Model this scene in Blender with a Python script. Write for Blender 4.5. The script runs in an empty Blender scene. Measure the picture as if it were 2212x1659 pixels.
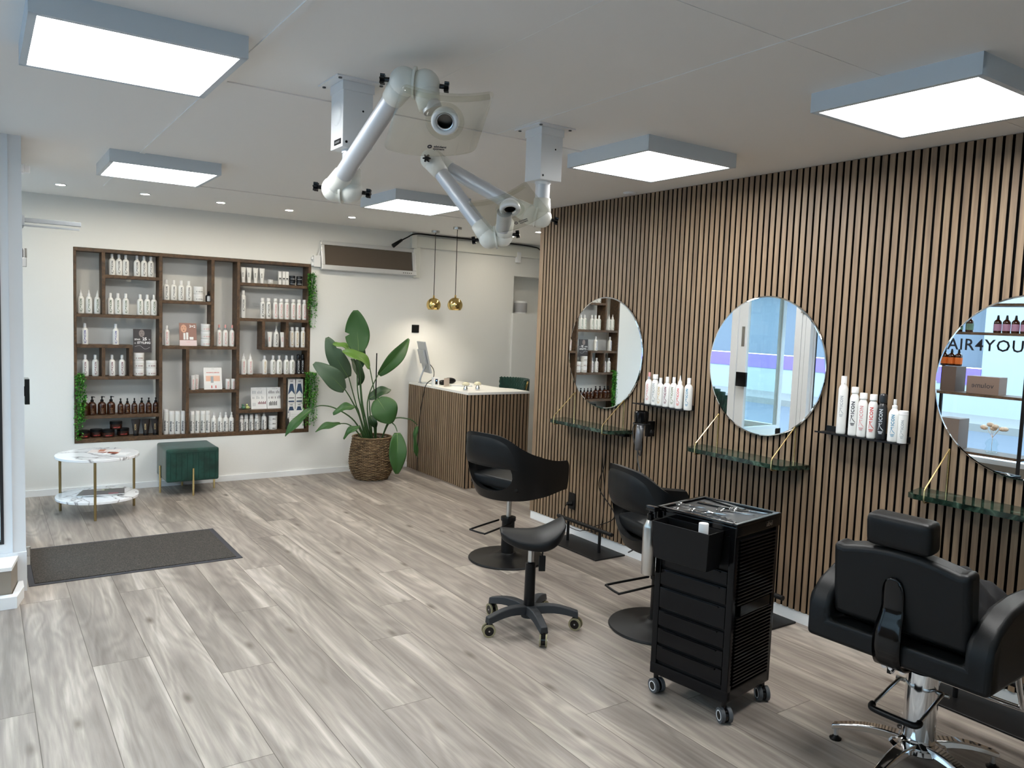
import bpy, bmesh, math, random
from math import pi, sin, cos, radians as R_
from mathutils import Vector, Matrix, Quaternion
random.seed(7)
SC = bpy.context.scene
COL = SC.collection
# ---------------------------------------------------------------- camera, world, exposure
YAW, PITCH, ROLL, FPX, HC = 0.59934574, -0.08002467, 0.03743559, 1693.22, 1.584
cy, sy, cp, sp = cos(YAW), sin(YAW), cos(PITCH), sin(PITCH)
fw = Vector((sy * cp, cy * cp, sp)); ri = Vector((cy, -sy, 0)); up = ri.cross(fw)
r2 = cos(ROLL) * ri + sin(ROLL) * up; u2 = -sin(ROLL) * ri + cos(ROLL) * up
cam = bpy.data.cameras.new('camera'); cam.sensor_width = 36; cam.lens = FPX / 2212 * 36; cam.clip_start = .05
co = bpy.data.objects.new('camera', cam); COL.objects.link(co)
mw = Matrix((( r2.x, u2.x, -fw.x, 0), (r2.y, u2.y, -fw.y, 0), (r2.z, u2.z, -fw.z, HC), (0, 0, 0, 1)))
co.matrix_world = mw; SC.camera = co
VS = SC.view_settings
VS.view_transform = 'Standard'; VS.look = 'None'; VS.gamma = 1; VS.use_curve_mapping = False
VS.exposure = 1.15
W = bpy.data.worlds.new('World'); SC.world = W; W.use_nodes = True
W.node_tree.nodes['Background'].inputs[0].default_value = (.66, .82, 1, 1)
W.node_tree.nodes['Background'].inputs[1].default_value = 4.8
PANEL_W = 13.0      # strength of the ceiling panels
SC.cycles.max_bounces = 8; SC.cycles.diffuse_bounces = 5; SC.cycles.glossy_bounces = 5
SC.cycles.transparent_max_bounces = 12; SC.cycles.transmission_bounces = 6
SC.cycles.caustics_reflective = False; SC.cycles.caustics_refractive = False
SC.cycles.sample_clamp_indirect = 4
CEIL = 2.463; BACK = 7.423; SLAT = 3.677

def portal(name, loc, rot, sx, sy_):
    l = bpy.data.lights.new(name, 'AREA'); l.shape = 'RECTANGLE'; l.size = sx; l.size_y = sy_
    l.cycles.is_portal = True
    o = bpy.data.objects.new(name, l); o.location = loc; o.rotation_euler = rot; COL.objects.link(o)
portal('daylight_door', (.14, 5.45, 1.1), (0, R_(-90), 0), 2.2, .9)
portal('daylight_window', (-.55, 4.97, 1.25), (R_(-90), 0, 0), 1.4, 2.2)
portal('daylight_shop_window', (-1.27, 1.3, 1.45), (0, R_(-90), 0), 2.0, 7.2)

# ---------------------------------------------------------------- materials
def srgb(h):
    h = h.lstrip('#'); c = [int(h[i:i + 2], 16) / 255 for i in (0, 2, 4)]
    return tuple(x / 12.92 if x <= .04045 else ((x + .055) / 1.055) ** 2.4 for x in c) + (1,)
def mat(name, col, rough=.5, metal=0, **k):
    m = bpy.data.materials.new(name); m.use_nodes = True
    b = m.node_tree.nodes['Principled BSDF']
    b.inputs['Base Color'].default_value = srgb(col) if isinstance(col, str) else tuple(col) + (1,)
    b.inputs['Roughness'].default_value = rough; b.inputs['Metallic'].default_value = metal
    for kk, v in k.items():
        b.inputs[kk.replace('_', ' ')].default_value = v
    return m
def N(m, t, **k):
    n = m.node_tree.nodes.new(t)
    for a, v in k.items(): setattr(n, a, v)
    return n
def LK(m, a, b): m.node_tree.links.new(a, b)
def BS(m): return m.node_tree.nodes['Principled BSDF']
def ramp(m, fac, stops):
    r = N(m, 'ShaderNodeValToRGB'); LK(m, fac, r.inputs[0]); e = r.color_ramp.elements
    while len(e) < len(stops): e.new(.5)
    for el, (p, c) in zip(e, stops): el.position = p; el.color = srgb(c) if isinstance(c, str) else c
    return r.outputs[0]
def noise_col(m, stops, scale=(1, 1, 1), ns=5, detail=4, rough=.6, dist=0, coord='Object', bump=0):
    tc = N(m, 'ShaderNodeTexCoord'); mp = N(m, 'ShaderNodeMapping'); mp.inputs['Scale'].default_value = scale
    LK(m, tc.outputs[coord], mp.inputs[0]); n = N(m, 'ShaderNodeTexNoise')
    n.inputs['Scale'].default_value = ns; n.inputs['Detail'].default_value = detail
    n.inputs['Roughness'].default_value = rough; n.inputs['Distortion'].default_value = dist
    LK(m, mp.outputs[0], n.inputs[0])
    if stops: LK(m, ramp(m, n.outputs[0], stops), BS(m).inputs['Base Color'])
    if bump:
        bp = N(m, 'ShaderNodeBump'); bp.inputs['Strength'].default_value = bump; bp.inputs['Distance'].default_value = .01
        LK(m, n.outputs[0], bp.inputs['Height']); LK(m, bp.outputs[0], BS(m).inputs['Normal'])
    return n
M = {}
M['wall'] = mat('white_wall_paint', (.80, .80, .775), .7); noise_col(M['wall'], None, ns=60, bump=.05)
M['ceil'] = mat('ceiling_paint', (.87, .86, .84), .8)
M['trim'] = mat('white_trim', (.84, .86, .87), .35)
M['frame_white'] = mat('white_door_frame', (.74, .76, .78), .4)
M['taupe'] = mat('taupe_paint', '8a8074', .6)
M['gasket'] = mat('black_gasket', (.01, .01, .012), .4)
M['felt'] = mat('black_felt', (.002, .002, .0022), .95, Specular_IOR_Level=.1)
m = M['slat'] = mat('oak_slat', '8a7458', .5)
tc = N(m, 'ShaderNodeTexCoord'); mp = N(m, 'ShaderNodeMapping'); mp.inputs['Scale'].default_value = (26, 26, 1.6)
LK(m, tc.outputs['Object'], mp.inputs[0]); n1 = N(m, 'ShaderNodeTexNoise'); n1.inputs['Scale'].default_value = 3; n1.inputs['Detail'].default_value = 5
LK(m, mp.outputs[0], n1.inputs[0])
mp2 = N(m, 'ShaderNodeMapping'); mp2.inputs['Scale'].default_value = (9, 9, .35)
LK(m, tc.outputs['Object'], mp2.inputs[0]); n2 = N(m, 'ShaderNodeTexNoise'); n2.inputs['Scale'].default_value = 2.7; n2.inputs['Detail'].default_value = 2; LK(m, mp2.outputs[0], n2.inputs[0])
ad = N(m, 'ShaderNodeMath', operation='ADD'); LK(m, n1.outputs[0], ad.inputs[0]); LK(m, n2.outputs[0], ad.inputs[1])
hf = N(m, 'ShaderNodeMath', operation='MULTIPLY'); hf.inputs[1].default_value = .5; LK(m, ad.outputs[0], hf.inputs[0])
LK(m, ramp(m, hf.outputs[0], [(.3, '6d5b49'), (.5, '867059'), (.7, '9e876c')]), BS(m).inputs['Base Color'])
m = M['walnut'] = mat('walnut_board', '4b3424', .5)
noise_col(m, [(.3, '3a2b1c'), (.5, '533d29'), (.72, '6a5036')], (3, 3, 3), 6, 5, .6, 1.5)
M['led'] = mat('led_diffuser', (1, 1, 1), .5)
BS(M['led']).inputs['Emission Color'].default_value = (1, .995, .97, 1); BS(M['led']).inputs['Emission Strength'].default_value = PANEL_W
M['spot'] = mat('downlight_lens', (1, 1, 1), .5)
BS(M['spot']).inputs['Emission Color'].default_value = (1, .9, .72, 1); BS(M['spot']).inputs['Emission Strength'].default_value = 170
M['alu'] = mat('panel_frame_grey', (.60, .66, .71), .5)
M['black'] = mat('black_plastic', (.005, .005, .0055), .35, Specular_IOR_Level=.25)
M['blackgloss'] = mat('glossy_black_plastic', (.003, .003, .0035), .12, Specular_IOR_Level=.4)
M['blackmetal'] = mat('matt_black_metal', (.006, .006, .0065), .45, 0, Specular_IOR_Level=.25)
M['leather'] = mat('black_leather', (.004, .0045, .005), .38, Specular_IOR_Level=.28); noise_col(M['leather'], None, ns=350, bump=.08)
M['leather2'] = mat('black_leather_matt', (.006, .007, .008), .44, Specular_IOR_Level=.28); noise_col(M['leather2'], None, ns=300, bump=.08)
M['chrome'] = mat('chrome', (.85, .86, .88), .08, 1)
M['steel'] = mat('brushed_steel', (.62, .61, .59), .28, 1)
M['brass'] = mat('brass', (.86, .68, .33), .25, 1)
M['gold'] = mat('polished_gold', (.80, .58, .22), .12, 1)
M['oldbrass'] = mat('antique_brass', (.36, .27, .13), .35, .9)
M['white'] = mat('white_plastic', (.82, .83, .84), .3)
M['cream'] = mat('cream_plastic', (.80, .80, .74), .35)
M['tube'] = mat('anodised_tube', (.60, .62, .65), .48, .6)
M['mirror'] = mat('mirror_silver', (.93, .95, .95), .0, 1)
M['print_dark'] = mat('dark_print', (.02, .02, .03), .5)
M['paper'] = mat('paper_white', (.86, .86, .85), .6)
M['countertop'] = mat('white_laminate', (.86, .85, .82), .35)
M['green'] = mat('green_velvet', (.012, .075, .052), .75, Sheen_Weight=.35, Sheen_Roughness=.4); noise_col(M['green'], [(.35, '08291f'), (.65, '12443a')], ns=7, detail=3)
M['leaf'] = mat('leaf_green', (.03, .10, .02), .42)
M['vine'] = mat('vine_green', (.05, .20, .03), .5)
M['stem'] = mat('stem_green', (.04, .10, .03), .5)
def glass_mat(name, tint=(1, 1, 1), gl=.08, rough=0.0):
    m = bpy.data.materials.new(name); m.use_nodes = True; nt = m.node_tree; nt.nodes.clear()
    o = nt.nodes.new('ShaderNodeOutputMaterial'); mx = nt.nodes.new('ShaderNodeMixShader')
    t = nt.nodes.new('ShaderNodeBsdfTransparent'); t.inputs[0].default_value = tuple(tint) + (1,)
    g = nt.nodes.new('ShaderNodeBsdfGlossy'); g.inputs['Roughness'].default_value = rough
    f = nt.nodes.new('ShaderNodeLayerWeight'); f.inputs[0].default_value = .12
    ad = nt.nodes.new('ShaderNodeMath'); ad.operation = 'MULTIPLY_ADD'; ad.inputs[1].default_value = .35; ad.inputs[2].default_value = gl
    nt.links.new(f.outputs[1], ad.inputs[0]); nt.links.new(ad.outputs[0], mx.inputs[0])
    nt.links.new(t.outputs[0], mx.inputs[1]); nt.links.new(g.outputs[0], mx.inputs[2]); nt.links.new(mx.outputs[0], o.inputs[0])
    return m
M['glass'] = glass_mat('window_glass', (.93, .97, .97), .0)
M['acrylic'] = glass_mat('clear_acrylic', (.93, .93, .90), .03, .02)

# ---------------------------------------------------------------- mesh helpers
def obj(name, bm, m, parent=None, smooth=False, mods=None, loc=None):
    me = bpy.data.meshes.new(name)
    if isinstance(bm, bmesh.types.BMesh): bm.normal_update(); bm.to_mesh(me); bm.free()
    else: me = bm
    for x in (m if isinstance(m, (list, tuple)) else [m]): me.materials.append(M[x] if isinstance(x, str) else x)
    if smooth:
        me.shade_smooth()
        if smooth != 'all': me.set_sharp_from_angle(angle=R_(38))
    o = bpy.data.objects.new(name, me); COL.objects.link(o)
    if parent is not None: o.parent = parent
    if loc: o.location = loc
    for t, kw in (mods or []):
        md = o.modifiers.new(t, t)
        for a, v in kw.items(): setattr(md, a, v)
    return o
def tag(o, label, cat, group=None, kind=None):
    o['label'] = label; o['category'] = cat
    if group: o['group'] = group
    if kind: o['kind'] = kind
    return o
def thing(name, label, cat, loc=(0, 0, 0), rz=0, group=None):
    o = bpy.data.objects.new(name, None); o.empty_display_size = .05; COL.objects.link(o)
    o.location = loc; o.rotation_euler = (0, 0, rz)
    return tag(o, label, cat, group)
def struct(name, bm, m, parent=None, **k):
    o = obj(name, bm, m, parent, **k)
    if parent is None: o['kind'] = 'structure'
    return o
def dup(root, loc=None, rz=None, label=None, parent=None):
    c = root.copy(); COL.objects.link(c)
    if parent is not None: c.parent = parent
    if loc is not None: c.location = loc
    if rz is not None: c.rotation_euler = (0, 0, rz)
    if label: c['label'] = label
    for ch in list(root.children): dup(ch, parent=c)
    return c
def B(): return bmesh.new()
def box(bm, a, b, bev=0, mi=0, mtx=None, seg=2):
    vs = [bm.verts.new((x, y, z)) for x in (a[0], b[0]) for y in (a[1], b[1]) for z in (a[2], b[2])]
    fs = [bm.faces.new([vs[i] for i in f]) for f in ((0, 1, 3, 2), (4, 6, 7, 5), (0, 4, 5, 1), (2, 3, 7, 6), (0, 2, 6, 4), (1, 5, 7, 3))]
    for f in fs: f.material_index = mi
    if bev:
        r = bmesh.ops.bevel(bm, geom=list({e for f in fs for e in f.edges}), offset=bev, segments=seg, profile=.7, affect='EDGES')
        vs = list({v for f in r['faces'] for v in f.verts} | {v for v in vs if v.is_valid})
        for f in r['faces']: f.material_index = mi
    if mtx is not None: bmesh.ops.transform(bm, matrix=mtx, verts=[v for v in vs if v.is_valid])
    return bm
def lathe(bm, prof, n=24, c=(0, 0), mi=0, sq=None, mtx=None):
    rings = []; allv = []
    for r, z in prof:
        if r < 1e-6: v = [bm.verts.new((c[0], c[1], z))]
        else: v = [bm.verts.new((c[0] + r * cos(2 * pi * i / n), c[1] + r * sin(2 * pi * i / n) * (sq or 1), z)) for i in range(n)]
        rings.append(v); allv += v
    for a, b in zip(rings, rings[1:]):
        for i in range(n):
            j = (i + 1) % n
            if len(a) == 1 and len(b) == 1: continue
            if len(a) == 1: f = bm.faces.new((a[0], b[i], b[j]))
            elif len(b) == 1: f = bm.faces.new((a[i], a[j], b[0]))
            else: f = bm.faces.new((a[i], a[j], b[j], b[i]))
            f.material_index = mi
    bmesh.ops.recalc_face_normals(bm, faces=list({f for v in allv for f in v.link_faces}))
    if mtx is not None: bmesh.ops.transform(bm, matrix=mtx, verts=allv)
    return bm
def cyl(bm, p, q, r, n=16, r1=None, mi=0):
    p, q = Vector(p), Vector(q); d = q - p; L = d.length; r1 = r if r1 is None else r1
    mt = Matrix.Translation(p) @ d.to_track_quat('Z', 'Y').to_matrix().to_4x4()
    return lathe(bm, [(0, 0), (r, 0), (r1, L), (0, L)], n, mi=mi, mtx=mt)
def ball(bm, c, r, n=16, s=(1, 1, 1), mi=0):
    k = n // 2
    return lathe(bm, [(r * sin(pi * i / k) if 0 < i < k else 0, -r * cos(pi * i / k)) for i in range(k + 1)], n, mi=mi,
                 mtx=Matrix.Translation(c) @ Matrix.Diagonal((*s, 1)))
def smoothpath(pts, k=6, closed=False):
    P = [Vector(p) for p in pts]; out = []; n = len(P)
    rng = range(n) if closed else range(n - 1)
    for i in rng:
        p0 = P[(i - 1) % n] if (closed or i > 0) else P[i]; p1 = P[i]; p2 = P[(i + 1) % n]
        p3 = P[(i + 2) % n] if (closed or i + 2 < n) else p2
        for j in range(k):
            t = j / k
            out.append(.5 * ((2 * p1) + (p2 - p0) * t + (2 * p0 - 5 * p1 + 4 * p2 - p3) * t * t + (3 * p1 - p0 - 3 * p2 + p3) * t ** 3))
    if not closed: out.append(P[-1])
    return out
def tube(bm, pts, r, n=8, closed=False, mi=0, flat=None):
    P = [Vector(p) for p in pts]; m = len(P); rings = []; prev = None
    for i, p in enumerate(P):
        a = P[(i - 1) % m] if (closed or i > 0) else P[i]; b = P[(i + 1) % m] if (closed or i < m - 1) else P[i]
        t = (b - a).normalized()
        if prev is None: nx = t.orthogonal().normalized()
        else: nx = (prev - t * prev.dot(t)).normalized()
        prev = nx; ny = t.cross(nx); rr = r(i / (m - 1)) if callable(r) else r
        rings.append([bm.verts.new(p + rr * (cos(2 * pi * k / n) * nx + sin(2 * pi * k / n) * ny)) for k in range(n)])
    for i in range(m if closed else m - 1):
        A, C = rings[i], rings[(i + 1) % m]
        for k in range(n):
            f = bm.faces.new((A[k], A[(k + 1) % n], C[(k + 1) % n], C[k])); f.material_index = mi
    if not closed:
        for rg, s in ((rings[0], -1), (rings[-1], 1)):
            f = bm.faces.new(rg[::s]); f.material_index = mi
    return bm
def prism(bm, pts, z0, z1, mi=0, mtx=None):
    a = [bm.verts.new((x, y, z0)) for x, y in pts]; b = [bm.verts.new((x, y, z1)) for x, y in pts]; n = len(pts)
    fs = [bm.faces.new(a[::-1]), bm.faces.new(b)] + [bm.faces.new((a[i], a[(i + 1) % n], b[(i + 1) % n], b[i])) for i in range(n)]
    for f in fs: f.material_index = mi
    if mtx is not None: bmesh.ops.transform(bm, matrix=mtx, verts=a + b)
    return bm
_tc = {}
def text2d(s, size, bold=0, align='CENTER', space=1.0):
    key = (s, size, bold, align, space)
    if key not in _tc:
        cu = bpy.data.curves.new('t', 'FONT'); cu.body = s; cu.size = size; cu.align_x = align; cu.offset = bold; cu.resolution_u = 2; cu.space_character = space
        o = bpy.data.objects.new('t', cu); COL.objects.link(o)
        bpy.context.view_layer.update()
        me = bpy.data.meshes.new_from_object(o.evaluated_get(bpy.context.evaluated_depsgraph_get()))
        _tc[key] = ([v.co.to_2d() for v in me.vertices], [tuple(p.vertices) for p in me.polygons])
        bpy.data.objects.remove(o); bpy.data.curves.remove(cu); bpy.data.meshes.remove(me)
    return _tc[key]
def put2d(bm, data, f, mi=0):
    vs, ps = data; V = [bm.verts.new(f(v[0], v[1])) for v in vs]
    for p in ps:
        try: fc = bm.faces.new([V[i] for i in p]); fc.material_index = mi
        except ValueError: pass
def text(bm, s, size, o, ux, uy, mi=0, **k):
    o, ux, uy = Vector(o), Vector(ux), Vector(uy)
    put2d(bm, text2d(s, size, **k), lambda a, b: o + ux * a + uy * b, mi)
    return bm
def quad(bm, o, ux, uy, a0, b0, a1, b1, mi=0):
    o, ux, uy = Vector(o), Vector(ux), Vector(uy)
    f = bm.faces.new([bm.verts.new(o + ux * a + uy * b) for a, b in ((a0, b0), (a1, b0), (a1, b1), (a0, b1))]); f.material_index = mi
    return bm
exec_parts = True
#==STRUCTURE==
# ---------------------------------------------------------------- floor (every plank a face with its own id)
m = M['floor'] = mat('grey_oak_laminate', '9c9184', .42)
uv = N(m, 'ShaderNodeUVMap'); uv.uv_map = 'UVMap'
at = N(m, 'ShaderNodeAttribute'); at.attribute_name = 'plank'
cmb = N(m, 'ShaderNodeVectorMath', operation='ADD'); sc = N(m, 'ShaderNodeVectorMath', operation='SCALE'); sc.inputs['Scale'].default_value = 37.0
LK(m, at.outputs['Color'], sc.inputs[0]); LK(m, uv.outputs[0], cmb.inputs[0]); LK(m, sc.outputs[0], cmb.inputs[1])
def mapped(scl):
    mp = N(m, 'ShaderNodeMapping'); mp.inputs['Scale'].default_value = scl; LK(m, cmb.outputs[0], mp.inputs[0]); return mp.outputs[0]
def nz(vec, s, d=4, r=.6, di=0):
    n = N(m, 'ShaderNodeTexNoise'); n.inputs['Scale'].default_value = s; n.inputs['Detail'].default_value = d; n.inputs['Roughness'].default_value = r; n.inputs['Distortion'].default_value = di
    LK(m, vec, n.inputs[0]); return n.outputs[0]
broad = nz(mapped((9, .55, 1)), 1.0, 4, .6, .55)
fine = nz(mapped((60, 3, 1)), 1.5, 6, .7, .3)
# cathedral grain: rings of a warped field, stretched along the board
warp = nz(mapped((4.6, .62, 1)), 1.1, 2, .5, .35)
rg = N(m, 'ShaderNodeMath', operation='MULTIPLY'); rg.inputs[1].default_value = 75; LK(m, warp, rg.inputs[0])
sn = N(m, 'ShaderNodeMath', operation='SINE'); LK(m, rg.outputs[0], sn.inputs[0])
vor = N(m, 'ShaderNodeTexVoronoi', voronoi_dimensions='2D'); vor.inputs['Scale'].default_value = 1.0; LK(m, mapped((4.2, 1.5, 1)), vor.inputs[0])
kn = N(m, 'ShaderNodeMapRange'); kn.inputs['From Min'].default_value = .015; kn.inputs['From Max'].default_value = .10; kn.inputs['To Min'].default_value = 1; kn.inputs['To Max'].default_value = 0
LK(m, vor.outputs['Distance'], kn.inputs[0])
base = ramp(m, broad, [(.30, '7e746d'), (.43, '91877f'), (.52, '9d938a'), (.60, 'aea499'), (.66, 'c2b8ae')])
def mixc(a, b, f, mode='MIX', fv=None):
    x = N(m, 'ShaderNodeMix', data_type='RGBA', blend_type=mode)
    if fv is not None: x.inputs[0].default_value = fv
    else: LK(m, f, x.inputs[0])
    for i, v in ((6, a), (7, b)):
        if isinstance(v, str): x.inputs[i].default_value = srgb(v)
        else: LK(m, v, x.inputs[i])
    return x.outputs[2]
fr = ramp(m, fine, [(.25, (.72, .70, .68, 1)), (.55, (1, 1, 1, 1)), (.8, (1.06, 1.05, 1.03, 1))])
c1 = mixc(base, fr, None, 'MULTIPLY', .7)
sr = N(m, 'ShaderNodeMapRange'); sr.inputs['From Min'].default_value = -1; sr.inputs['From Max'].default_value = 1; sr.inputs['To Min'].default_value = .80; sr.inputs['To Max'].default_value = 1.04
LK(m, sn.outputs[0], sr.inputs[0]); c2 = mixc(c1, sr.outputs[0], None, 'MULTIPLY', .85)
vs_ = N(m, 'ShaderNodeSeparateColor'); LK(m, vor.outputs['Color'], vs_.inputs[0]); vg = N(m, 'ShaderNodeMapRange'); vg.inputs['From Min'].default_value = .35; vg.inputs['From Max'].default_value = .9; LK(m, vs_.outputs[0], vg.inputs[0])
km = N(m, 'ShaderNodeMath', operation='MULTIPLY'); LK(m, vg.outputs[0], km.inputs[1]); LK(m, kn.outputs[0], km.inputs[0])
c3 = mixc(c2, '5f554b', km.outputs[0])
sepa = N(m, 'ShaderNodeSeparateColor'); LK(m, at.outputs['Color'], sepa.inputs[0])
pv = N(m, 'ShaderNodeMapRange'); pv.inputs['To Min'].default_value = .88; pv.inputs['To Max'].default_value = 1.08; LK(m, sepa.outputs[0], pv.inputs[0])
c4 = mixc(c3, pv.outputs[0], None, 'MULTIPLY', 1)
# joint line from the second uv map (distance to the plank's edge in metres)
ed = N(m, 'ShaderNodeUVMap'); ed.uv_map = 'Edge'; se = N(m, 'ShaderNodeSeparateXYZ'); LK(m, ed.outputs[0], se.inputs[0])
def edge(o, L):
    a = N(m, 'ShaderNodeMath', operation='SUBTRACT'); a.inputs[1].default_value = .5; LK(m, o, a.inputs[0])
    b = N(m, 'ShaderNodeMath', operation='ABSOLUTE'); LK(m, a.outputs[0], b.inputs[0])
    c = N(m, 'ShaderNodeMath', operation='GREATER_THAN'); c.inputs[1].default_value = .5 - .0013 / L; LK(m, b.outputs[0], c.inputs[0]); return c.outputs[0]
mxe = N(m, 'ShaderNodeMath', operation='MAXIMUM'); LK(m, edge(se.outputs[0], .2325), mxe.inputs[0]); LK(m, edge(se.outputs[1], 2.01), mxe.inputs[1])
c5 = mixc(c4, '4f463d', mxe.outputs[0]); LK(m, c5, BS(m).inputs['Base Color'])
bp = N(m, 'ShaderNodeBump'); bp.inputs['Strength'].default_value = .12; bp.inputs['Distance'].default_value = .002; LK(m, fine, bp.inputs['Height']); LK(m, bp.outputs[0], BS(m).inputs['Normal'])
bm = B(); u1 = bm.loops.layers.uv.new('UVMap'); u2_ = bm.loops.layers.uv.new('Edge'); cl = bm.loops.layers.float_color.new('plank')
JO = {-1: 3.44, 0: 4.745, 1: 3.765, 2: 4.70, 3: 3.43, 4: 4.11, 5: 4.79, 6: 5.44, 7: 5.85, 8: 4.35}
Wp, Lp = .2325, 2.01; rn = random.Random(3)
for k in range(-7, 26):
    x0 = .163 + Wp * k; x1 = x0 + Wp; ph = (JO.get(k, rn.uniform(0, 2))) % Lp
    j = ph - 3 * Lp
    while j < BACK:
        a, b = max(j, -2.6), min(j + Lp, BACK + .3)
        if b > a:
            rc = (rn.random(), rn.random(), rn.random(), 1)
            f = bm.faces.new([bm.verts.new(p) for p in ((x0, a, 0), (x1, a, 0), (x1, b, 0), (x0, b, 0))])
            for l in f.loops:
                x, y, _ = l.vert.co; l[u1].uv = (x - x0, y - j); l[u2_].uv = ((x - x0) / Wp, (y - j) / Lp); l[cl] = rc
        j += Lp
struct('floor', bm, 'floor')
bm = B(); box(bm, (-1.5, -2.6, CEIL), (6.2, BACK + .4, CEIL + .1)); struct('ceiling', bm, 'ceil')
# ---------------------------------------------------------------- back wall with recessed shelving niche and speaker niche
NX0, NX1, NZ0, NZ1 = .655, 2.672, .423, 2.06
SX0, SX1, SZ0, SZ1 = 5.045, 5.62, 1.675, 2.095
bm = B(); D = .22
def wl(x0, x1, z0, z1, y0=BACK, y1=BACK + D + .05): box(bm, (x0, y0, z0), (x1, y1, z1))
wl(.14, NX0, 0, CEIL); wl(NX0, NX1, 0, NZ0); wl(NX0, NX1, NZ1, CEIL); wl(NX1, SX0, 0, CEIL)
wl(SX0, SX1, 0, SZ0); wl(SX0, SX1, SZ1, CEIL); wl(SX1, 6.1, 0, CEIL)
wl(NX0, NX1, NZ0, NZ1, BACK + D); wl(SX0, SX1, SZ0, SZ1, BACK + D)
box(bm, (5.03, BACK - .03, 0), (6.1, BACK, SZ0))
struct('wall_back', bm, 'wall')
bm = B(); box(bm, (.2, BACK - .012, 0), (3.75, BACK, .055), .003); struct('baseboard_back', bm, 'trim')
bm = B(); box(bm, (3.78, BACK - .035, 2.31), (6.1, BACK - .0005, 2.43), .008); box(bm, (3.72, BACK - .05, 2.30), (3.78, BACK - .0005, CEIL - .001), .005)
struct('trim_1', bm, 'cream')
# ---------------------------------------------------------------- slatted wall
bm = B(); box(bm, (SLAT + .012, -2.6, .06), (SLAT + .10, 5.05, CEIL)); box(bm, (SLAT + .018, -2.6, 0), (SLAT + .10, 5.05, .06))
wr = struct('wall_right', bm, 'felt')
bm = B(); k = -118
while k <= 72:
    y = 2.132 + .04 * k; box(bm, (SLAT, y, .066), (SLAT + .0035, y + .027, CEIL - .002)); box(bm, (SLAT + .0035, y + .0005, .066), (SLAT + .012, y + .0265, CEIL - .002), mi=1); k += 1
obj('oak_slats', bm, ['slat', 'felt'], wr)
bm = B(); box(bm, (SLAT + .012, 5.05, 0), (SLAT + .11, 5.062, CEIL)); box(bm, (SLAT + .0, 5.038, .0665), (SLAT + .012, 5.062, CEIL - .001)); obj('end_panel', bm, 'slat', wr)
bm = B(); box(bm, (SLAT + .004, -2.6, 0), (SLAT + .0175, 5.055, .064), .002); struct('baseboard_right', bm, 'trim')
bm = B(); box(bm, (6.1, 3.6, 0), (6.2, BACK + .3, CEIL)); box(bm, (SLAT + .111, 3.5, 0), (6.2, 3.6, CEIL)); struct('wall_reception', bm, 'wall')
bm = B(); box(bm, (-1.4, -2.7, 0), (SLAT + .1, -2.6, CEIL)); struct('wall_front', bm, 'wall')
# ---------------------------------------------------------------- shop front on the left: stub window, door, shop window
bm = B()
box(bm, (.1, 4.985, .17), (.202, 5.045, CEIL)); box(bm, (.075, 4.97, 0), (.205, 5.05, .22))
box(bm, (-1.3, 4.985, 2.335), (.1, 5.045, CEIL)); box(bm, (-1.3, 4.985, .2), (.1, 5.045, .275))
w1 = struct('window_1', bm, 'frame_white')
bm = B(); box(bm, (.086, 4.98, .272), (.101, 5.02, 2.34)); box(bm, (-1.3, 4.98, .272), (.086, 5.02, .287)); box(bm, (-1.3, 4.98, 2.322), (.086, 5.02, 2.34)); obj('window_gasket', bm, 'gasket', w1)
bm = B(); box(bm, (-1.3, 5.0, .287), (.086, 5.006, 2.322)); obj('window_glass', bm, 'glass', w1)
bm = B(); box(bm, (.1385, 4.975, .22), (.1415, 4.986, CEIL - .002)); obj('frame_joint', bm, 'frame_white', w1)
bm = B(); prism(bm, [(-1.3, 4.76), (.125, 4.76), (.16, 4.97), (-1.3, 4.97)], 0, .185); struct('wall_plinth', bm, 'taupe')
bm = B(); prism(bm, [(-1.3, 4.755), (.128, 4.755), (.164, 4.969), (-1.3, 4.969)], .186, .205); struct('trim_2', bm, 'paper')
bm = B(); prism(bm, [(-1.3, 4.70), (.148, 4.70), (.186, 4.86), (.186, 4.968), (.165, 4.968), (.13, 4.754), (-1.3, 4.754)], 0, .062); struct('baseboard_left', bm, 'trim')
# door in the wall plane x=.2, closed
bm = B(); box(bm, (.13, 5.05, 0), (.2, 5.09, CEIL)); box(bm, (.13, 5.93, 0), (.2, 6.02, CEIL)); box(bm, (.13, 5.09, 2.15), (.2, 5.93, CEIL))
d1 = struct('door_1', bm, 'frame_white')
bm = B(); box(bm, (.15, 5.10, .02), (.195, 5.18, 2.14), .004); box(bm, (.15, 5.80, .02), (.195, 5.92, 2.14), .004); box(bm, (.15, 5.18, .02), (.195, 5.80, .14), .004); box(bm, (.15, 5.18, 2.04), (.195, 5.80, 2.14), .004)
obj('door_leaf', bm, 'frame_white', d1)
bm = B(); box(bm, (.165, 5.18, .14), (.173, 5.80, 2.04)); obj('door_glass', bm, 'glass', d1)
bm = B(); box(bm, (.195, 5.765, 1.0), (.235, 5.80, 1.06)); box(bm, (.235, 5.73, .95), (.262, 5.87, 1.11), .003); obj('door_handle', bm, 'blackgloss', d1)
bm = B(); box(bm, (.196, 5.83, 1.40), (.200, 5.87, 1.62)); obj('lock_plate', bm, 'steel', d1)
bm = B(); box(bm, (.20, 5.5, 2.06), (.53, 5.53, 2.085), .003); box(bm, (.2, 5.5, 2.035), (.52, 5.515, 2.045)); box(bm, (.195, 5.4, 2.03), (.232, 5.62, 2.09), .004); obj('door_closer', bm, mat('closer_grey', '8d9093', .45, .3), d1)
for z in (.17, 1.83):
    bm = B(); cyl(bm, (.215, 5.07, z), (.215, 5.07, z + .05), .012); box(bm, (.2, 5.055, z - .05), (.225, 5.1, z), .003); obj('hinge', bm, 'steel', d1)
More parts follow.
